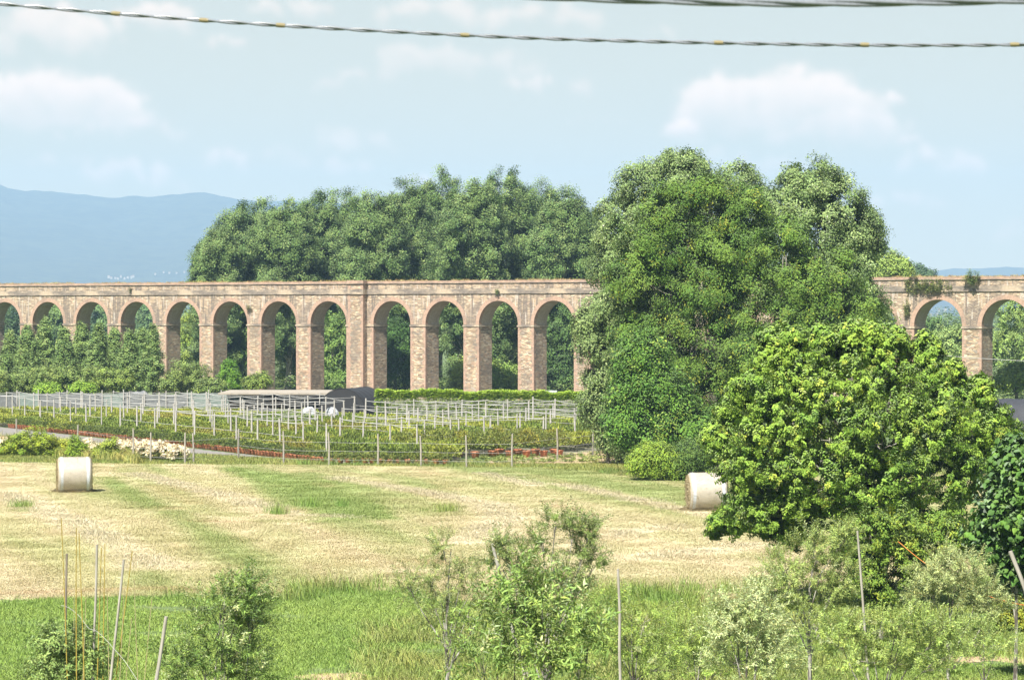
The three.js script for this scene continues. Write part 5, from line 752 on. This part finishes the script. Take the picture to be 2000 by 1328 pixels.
  // shade net along the back at left
  {
    const netM = grained([0.16, 0.17, 0.175], 0.9, 1.2), netM2 = grained([0.20, 0.25, 0.23], 0.9, 1.2), t = thing('shade_net', 'dark grey green shade net stretched between posts before the young poplars', 'shade net', [-30, 0, -242]);
    for (let k = 0; k < 13; k++) { const xa = -60 + k * 42, xb = xa + 42, h0 = 1.95 + 0.15 * r(), h1 = 1.95 + 0.15 * r(), [X0, Z0] = [(xa - 1000) / F * 240, 242 + (k % 2) * 0.02], X1 = (xb - 1000) / F * 240, g = new Geo(), n = 10, rows = []; for (let i = 0; i <= n; i++) { const f = i / n, x = lerp(X0, X1, f) + 30, top = lerp(h0, h1, f) - 0.32 * f * (1 - f), z = 0.12 * Math.sin(f * 3.14) * (k % 3 - 1); rows.push([g.vert(x, 0.02, z, 0, 0, 1, x, 0), g.vert(x, top, z * 0.4, 0, 0, 1, x, top)]); } for (let i = 0; i < n; i++) g.i.push(rows[i][0], rows[i + 1][0], rows[i][1], rows[i + 1][0], rows[i + 1][1], rows[i][1]);
      const p = mesh('net_panel', g.build(), k % 4 === 2 || k > 9 ? netM2 : netM, t); p.material.side = THREE.DoubleSide; const q = mesh('post', postG[k % 4], M.post, t); q.position.set(X0 + 30, 0, 0.08); }
  }
  // black tunnel, small hut, dark tunnel at right
  const tunnel = (name, label, px, Z, W, H, L, turn, col, ribs, open) => {
    const X = (px - 1000) / F * Z, t = thing(name, label, 'tunnel', [X, 0, -Z], turn), m = std(col, 0.75, { map: rep(grey, 2), side: THREE.DoubleSide }), n = 22, rows = [], g = new Geo(), seg = ribs * 6;
    for (let i = 0; i <= seg; i++) { const f = i / seg, row = [], dip = 0.05 * Math.abs(Math.sin(f * ribs * Math.PI)); for (let k = 0; k <= n; k++) { const a = Math.PI * k / n, sq = Math.pow(Math.abs(Math.sin(a)), 0.8); row.push(g.vert((f - 0.5) * L, Math.max(0, (H - dip) * sq - 0.02 * fbm(f * 30, k, 2, 3)), Math.cos(a) * (W / 2 - dip), 0, 0, 0, f * L, k / n * W)); } rows.push(row); }
    for (let i = 0; i < seg; i++) for (let k = 0; k < n; k++) g.i.push(rows[i][k], rows[i][k + 1], rows[i + 1][k], rows[i + 1][k], rows[i][k + 1], rows[i + 1][k + 1]);
    const b = g.build(); b.computeVertexNormals(); mesh('cover', b, m, t);
    const e = new Geo(); for (const s of open ? [1] : [-1, 1]) { const x = s * (L / 2 - 0.02), c = e.vert(x, 0, 0, s, 0, 0), v = []; for (let k = 0; k <= n; k++) { const a = Math.PI * k / n; v.push(e.vert(x, (H - 0.03) * Math.pow(Math.abs(Math.sin(a)), 0.8), Math.cos(a) * (W / 2 - 0.03), s, 0, 0, Math.cos(a) * W, H * Math.sin(a))); } for (let k = 0; k < n; k++) e.i.push(c, v[k], v[k + 1]); } mesh('end_wall', e.build(), m, t);
    for (let i = 0; i <= ribs; i += open ? 1 : ribs) { const P = []; for (let k = 0; k <= n; k++) { const a = Math.PI * k / n; P.push(V((i / ribs - 0.5) * L, (H + 0.02) * Math.pow(Math.abs(Math.sin(a)), 0.8), Math.cos(a) * (W / 2 + 0.02))); } mesh('hoop', new Geo().tube(P, 0.022, 5, false).build(), open ? M.rail : m, t); }
  };
  tunnel('polytunnel', 'black cloth covered tunnel with rounded roof in front of the buttress', 690, 232, 4.3, 2.75, 5, 1.25, [0.018, 0.018, 0.021], 5, false);
  tunnel('polytunnel', 'small grey rounded hut roof between the bush and young poplars', 266, 247, 1.6, 2.05, 1.6, 0.9, [0.24, 0.25, 0.27], 2, false);
  tunnel('polytunnel', 'dark blue grey covered tunnel at the right edge behind the fruit tree', 2010, 205, 4.6, 2.7, 9, -0.5, [0.03, 0.032, 0.042], 6, false);
  // flat-roofed shed
  {
    const Z = 236, k = Z / F, X0 = (430 - 1000) * k, X1 = (640 - 1000) * k, t = thing('shed', 'low open shed with a flat pale roof left of the black tunnel', 'shed', [X0, 0, -Z]), W = X1 - X0, w = grained([0.30, 0.20, 0.15], 0.95, 2);
    mesh('roof', new Geo().box(-0.2, 2.06, -9.5, W + 0.2, 2.2, 0.2).build(), grained([0.36, 0.32, 0.265], 0.9, 2.5), t);
    mesh('back_wall', new Geo().box(0, 0, -9.3, W, 2.05, -9.1).build(), w, t); mesh('side_wall', new Geo().box(W - 0.2, 0, -9.0, W - 0.05, 2.05, -0.4).build(), w, t); mesh('front_wall', new Geo().box(W * 0.05, 0, -3.2, W * 0.8, 1.5, -3.0).build(), brick, t);
    for (let i = 0; i < 6; i++) { const p = mesh('post', postG[i % 4], M.post, t); p.scale.y = 0.93; p.position.set(0.1 + i * (W - 0.3) / 5, 0, -0.1); }
    const s = thing('small_roof', 'small whitish roof on posts behind the hedge beside the last bare pier', 'shelter', [(1075 - 1000) / F * 262, 0, -262]); mesh('roof', new Geo().box(-0.62, 1.5, -1, 0.62, 1.66, 0.4).build(), grained([0.45, 0.49, 0.49], 0.6, 1), s); for (const x of [-0.5, 0.5]) { const p = mesh('post', postG[1], M.post, s); p.scale.y = 0.68; p.position.set(x, 0, 0); }
    const c = thing('cart', 'dark low trailer standing under the shed front', 'trailer', [X0 + W * 0.42, 0, -Z + 1.2]); mesh('bed', new Geo().box(-1.3, 0.45, -0.6, 1.3, 0.62, 0.6).box(-1.3, 0.62, -0.6, 1.3, 0.9, -0.55).box(-1.3, 0.62, 0.55, 1.3, 0.9, 0.6).build(), grained([0.07, 0.07, 0.085], 0.7, 0.6), c); for (const x of [-0.8, 0.8]) for (const z of [-0.6, 0.6]) { const wv = new THREE.CylinderGeometry(0.3, 0.3, 0.16, 16); wv.rotateX(Math.PI / 2); const q = mesh('wheel', wv, grained([0.03, 0.03, 0.03], 0.9, 0.3), c); q.position.set(x, 0.3, z); }
  }
  // white sheeting heaps
  const heap = (label, px, py, Z, W, H, seed) => { const g = new THREE.IcosahedronGeometry(1, 5), p = g.attributes.position, X = (px - 1000) / F * Z; for (let i = 0; i < p.count; i++) { const v = V(p.getX(i), p.getY(i), p.getZ(i)), q = 0.75 + 0.6 * fbm(v.x * 2.2 + 5, v.y * 2.2 + v.z * 1.7 + 5, 4, seed) - 0.12 * Math.abs(Math.sin(v.x * 7 + v.y * 5)); p.setXYZ(i, v.x * W / 2 * q, Math.max(-0.3, v.y) * H * 0.75 * q + H * 0.25, v.z * W / 2.4 * q); } g.computeVertexNormals(); const t = thing('plastic_sheeting', label, 'plastic sheeting', [X, 0.62, -Z]); mesh('heap', g, grained([0.38, 0.40, 0.42], 0.55, 1), t); const q = mesh('pallet', new Geo().box(-W * 0.45, -0.62, -0.5, W * 0.45, -0.02, 0.5).build(), M.darkWood, t); };
  heap('crumpled white plastic heap beside the shed, left of the other white heap', 603, 780, 226, 1.2, 0.8, 5); heap('crumpled white plastic heap in front of the black tunnel', 648, 786, 224, 1.1, 0.8, 6);
  // hedge
  {
    const t = thing('hedge', 'bright yellow green clipped hedge running below the aqueduct right of the tunnel', 'hedge', [0, 0, -227]), g = twig(71, { n: 22, len: 0.4, L: 0.14, W: 0.1, spread: 1.3, vary: 0.25 }), S = [], rr = rngOf(72), X0 = -10.9, X1 = 8.2;
    for (let k = 0; k < 5200; k++) { const x = lerp(X0, X1, rr()), top = 2.42 + 0.45 * fbm(x / 1.7, 2, 3, 8) - 0.012 * (x + 12), e = rr(), f = rr() < 0.55; S.push([x, f ? top * (0.85 + 0.15 * rr()) - 0.2 : top * rr() * 0.9, f ? (rr() - 0.5) * 1.3 : 0.55 + 0.2 * rr(), 0.75 + 0.4 * rr(), rr() * 6.28, mix3([0.21, 0.32, 0.025], [0.36, 0.45, 0.045], rr()), 0.9]); }
    strew('foliage', g, M.leaf, S, t); const st = new Geo(); for (let x = X0 + 0.3; x < X1; x += 0.8) st.tube([V(x, 0, 0), V(x + 0.1, 1.9, 0.05)], [0.03, 0.015], 4, false); mesh('stems', st.build(), M.bark, t);
  }
  // flower bank and bushes on the left edge of the field
  {
    const rr = rngOf(81), petal = (() => { const q = rngOf(4), g = new Geo(); for (let k = 0; k < 12; k++) { const o = V((q() - 0.5) * 0.36, q() * 0.2, (q() - 0.5) * 0.36), ax = dirRand(q); ax.y = Math.abs(ax.y) * 0.6 + 0.1; ax.normalize(); const e1 = ax.clone().cross(V(0.3, 0.9, 0.2)).normalize(), e2 = ax.clone().cross(e1); for (let i = 0; i < 5; i++) { const a = i * 1.2566 + q(), d = e1.clone().multiplyScalar(Math.cos(a)).addScaledVector(e2, Math.sin(a)).addScaledVector(ax, 0.4).normalize(), n = ax.clone().addScaledVector(d, -ax.dot(d)).normalize(); g.leaf(o, d, n, 0.07, 0.065, q() < 0.2 ? [1, 0.88, 0.62] : [1, 0.98, 0.93], true, 0.1); } } return g.build(true); })(), leaves = twig(83, { n: 26, len: 0.3, L: 0.11, W: 0.06, spread: 1.5, vary: 0.3 });
    const bank = (label, list, n) => { const [x0, z0] = ground(...list[0]), t = thing('flowering_bush', label, 'flower bush', [x0, 0, -z0]), A = [], Bq = []; for (let k = 0; k < n; k++) { const [px, py, rx, h] = list[Math.floor(rr() * list.length)], [x, z] = ground(px, py), a = rr() * 6.28, q = Math.sqrt(rr()), R = rx / F * z, X = x + Math.cos(a) * q * R, Zz = z + Math.sin(a) * q * 1.3, y = h * Math.sqrt(Math.max(0, 1 - q * q)) * (0.8 + 0.4 * rr()); A.push([X - x0, y * (0.4 + 0.4 * rr()), z0 - Zz, 0.9 + 0.5 * rr(), rr() * 6.28, mix3([0.16, 0.20, 0.06], [0.26, 0.28, 0.10], rr())]); Bq.push([X - x0, y + 0.12, z0 - Zz, 0.85 + 0.6 * rr(), rr() * 6.28, mul3([0.80, 0.74, 0.60], 0.8 + 0.3 * rr())]); }
      strew('foliage', leaves, M.leaf, A, t); strew('blossoms', petal, M.petal, Bq, t); };
    bank('low bush covered in cream white flowers behind the left bale, by the fence', [[255, 893, 22, 0.75], [285, 897, 26, 0.85], [315, 900, 26, 0.75], [345, 902, 20, 0.65], [235, 890, 16, 0.6]], 330);
    bank('cream white flowering bush at the left edge of the photo beside the yellow bushes', [[5, 890, 18, 0.8], [-20, 890, 24, 0.8]], 110); bank('small patch of cream flowers just right of the left bale top', [[172, 887, 12, 0.6], [180, 893, 10, 0.4]], 50);
    const yb = (label, x, Z, L, c1, c2, s) => tree('bush', label, 'bush', x, Z, L, sprayMid, s, { r0: 0.04, fork: 0.2, boughs: { per: 24, size: 0.45, inner: 0.3 }, twigs: 9, c1, c2, c3: mul3(c2, 1.35), size: 0.75, floor: 0.03, thin: 0.2 });
    yb('tall yellow green bush at the far left edge of the hay field', 60, 176, [[35, 875, 22, 24], [60, 868, 26, 26], [85, 880, 20, 22], [18, 880, 16, 20]], [0.13, 0.20, 0.02], [0.27, 0.31, 0.03], 1301); yb('yellow bush right of the tall yellow green one, at the field edge', 108, 177, [[100, 880, 16, 18], [118, 885, 16, 18], [128, 880, 10, 14]], [0.20, 0.23, 0.03], [0.32, 0.32, 0.04], 1302);
    yb('small upright green bush above the left bale', 149, 174, [[146, 880, 9, 22], [154, 886, 8, 16]], [0.12, 0.20, 0.02], [0.22, 0.29, 0.03], 1303); yb('yellow green bush among the cream flowers behind the left bale', 205, 172, [[192, 892, 9, 14], [215, 882, 12, 20], [205, 895, 14, 12]], [0.16, 0.22, 0.03], [0.28, 0.31, 0.05], 1304);
    // loose weeds behind the bushes
    const S = [], tall = patch(12, 40, 0.35, 0.5, 0.01, 0.6, 0.3); for (let k = 0; k < 700; k++) { const x = -60 + 330 * rr(), [X, Z] = ground(x, 862 + x * 0.085 + 22 * rr()); S.push([X, 0, -Z, 0.8 + 0.5 * rr(), rr() * 6.28, mix3([0.20, 0.24, 0.06], [0.36, 0.30, 0.10], rr()), 0.7 + 0.6 * rr()]); } tag(strew('weeds', tall, M.grass, S), 'yellowing weeds between the gravel path and the left edge of the hay field', 'weeds', null, 'stuff');
    const Rw = [], leafy = twig(85, { n: 14, len: 0.12, L: 0.12, W: 0.07, spread: 1.5 }); for (let k = 0; k < 260; k++) { const x = 930 + 240 * rr(), row = Math.floor(rr() * 4), [X, Z] = ground(x, 893 + row * 4.2 - (x - 930) * 0.02 + rr()); Rw.push([X, 0.01, -Z, 0.7 + 0.7 * rr(), rr() * 6.28, mix3([0.15, 0.22, 0.06], [0.28, 0.32, 0.12], rr())]); } tag(strew('seedlings', leafy, M.leaf, Rw), 'rows of small seedlings in the bare dirt right of the big pots', 'seedlings', null, 'stuff');
  }
  // creepers on the aqueduct at right
  const creep = (label, px, py, rx, ry, n, c1, c2, out = 0.15) => { const t0 = aqT(px), [x, z] = aqAt(t0, -out), s = F / z, y = EYE + (HZ - py) / s, tg = thing('creeper', label, 'creeper', [x, y, -z], AQ.turn), rr = rngOf(px), W = rx / s / 0.82, H = ry / s, S = []; for (let k = 0; k < n; k++) { const a = rr() * 6.28, q = Math.sqrt(rr()), b = 0.5 + fbm(Math.cos(a) * 2 + 5, Math.sin(a) * 2 + 5, 3, px); S.push([Math.cos(a) * q * W * b, Math.sin(a) * q * H * b, (rr() - 0.2) * out * 1.4, 0.5 + 0.5 * rr(), rr() * 6.28, mix3(c1, c2, rr())]); } strew('leaves', sprayMid, M.leaf, S, tg); const st = new Geo(); for (let k = 0; k < 4; k++) st.tube([V((k - 1.5) * W * 0.3, -H * 0.8, -out * 0.6), V((k - 1.5) * W * 0.2, 0, -out * 0.4), V((k - 1.2) * W * 0.5, H * 0.7, -out * 0.4)], [0.02, 0.015, 0.008], 4, false); mesh('stem', st.build(), M.bark, tg); };
  const C1 = [0.15, 0.20, 0.05], C2 = [0.26, 0.29, 0.09];
  creep('creeper hanging over the crown of the arch right of the clump', 1826, 562, 28, 12, 105, C1, C2, 0.25); creep('thin creeper on the string course left of that arch', 1785, 562, 20, 12, 50, C1, C2); creep('shrub growing out of the parapet at upper right', 1903, 545, 13, 15, 90, [0.12, 0.18, 0.04], [0.22, 0.27, 0.07], 0.35); creep('small creeper on the spandrel beside the arch springing', 1774, 606, 5, 14, 26, C1, C2); creep('low tuft of creeper on the coping at right of the clump', 1787, 540, 7, 6, 18, C1, C2, 0.3);
  creep('tiny plant rooted in the spandrel left of the buttress', 488, 604, 4, 3, 10, [0.14, 0.16, 0.05], [0.2, 0.22, 0.08]); creep('tiny plant rooted under the string course right of the buttress', 974, 573, 4, 3, 10, [0.1, 0.15, 0.04], [0.16, 0.22, 0.06]); creep('tiny plant on the parapet above the fourth arch from the left', 255, 569, 2, 4, 8, [0.1, 0.12, 0.04], [0.18, 0.2, 0.07]);
  // utility poles and wire
  const pole = (label, px, py, Z) => { const X = (px - 1000) / F * Z, h = EYE + (HZ - py) / F * Z, t = thing('utility_pole', label, 'pole', [X, 0, -Z]); mesh('shaft', new Geo().tube([V(0, -0.2, 0), V(0, h * 0.5, 0), V(0, h, 0)], [0.15, 0.13, 0.11], 9).build(), M.post, t); mesh('insulator', new Geo().tube([V(0.12, h - 0.5, 0), V(0.2, h - 0.42, 0), V(0.2, h - 0.3, 0)], [0.02, 0.03, 0.03], 6).build(), M.rail, t); return V(X + 0.2, h - 0.32, -Z); };
  const a = pole('grey utility pole standing before the arch right of the clump', 1830, 686, 236), b = pole('grey utility pole just outside the right edge of the photo', 2140, 700, 236), w = new Geo(), P = []; for (let k = 0; k <= 12; k++) P.push(a.clone().lerp(b, k / 12).add(V(0, -0.16 * 4 * k / 12 * (1 - k / 12), 0))); w.tube(P, 0.02, 5, false); tag(mesh('power_line', w.build(), M.rail), 'thin pale power line running right from the grey pole', 'wire');
}
renderer.render(scene, camera);
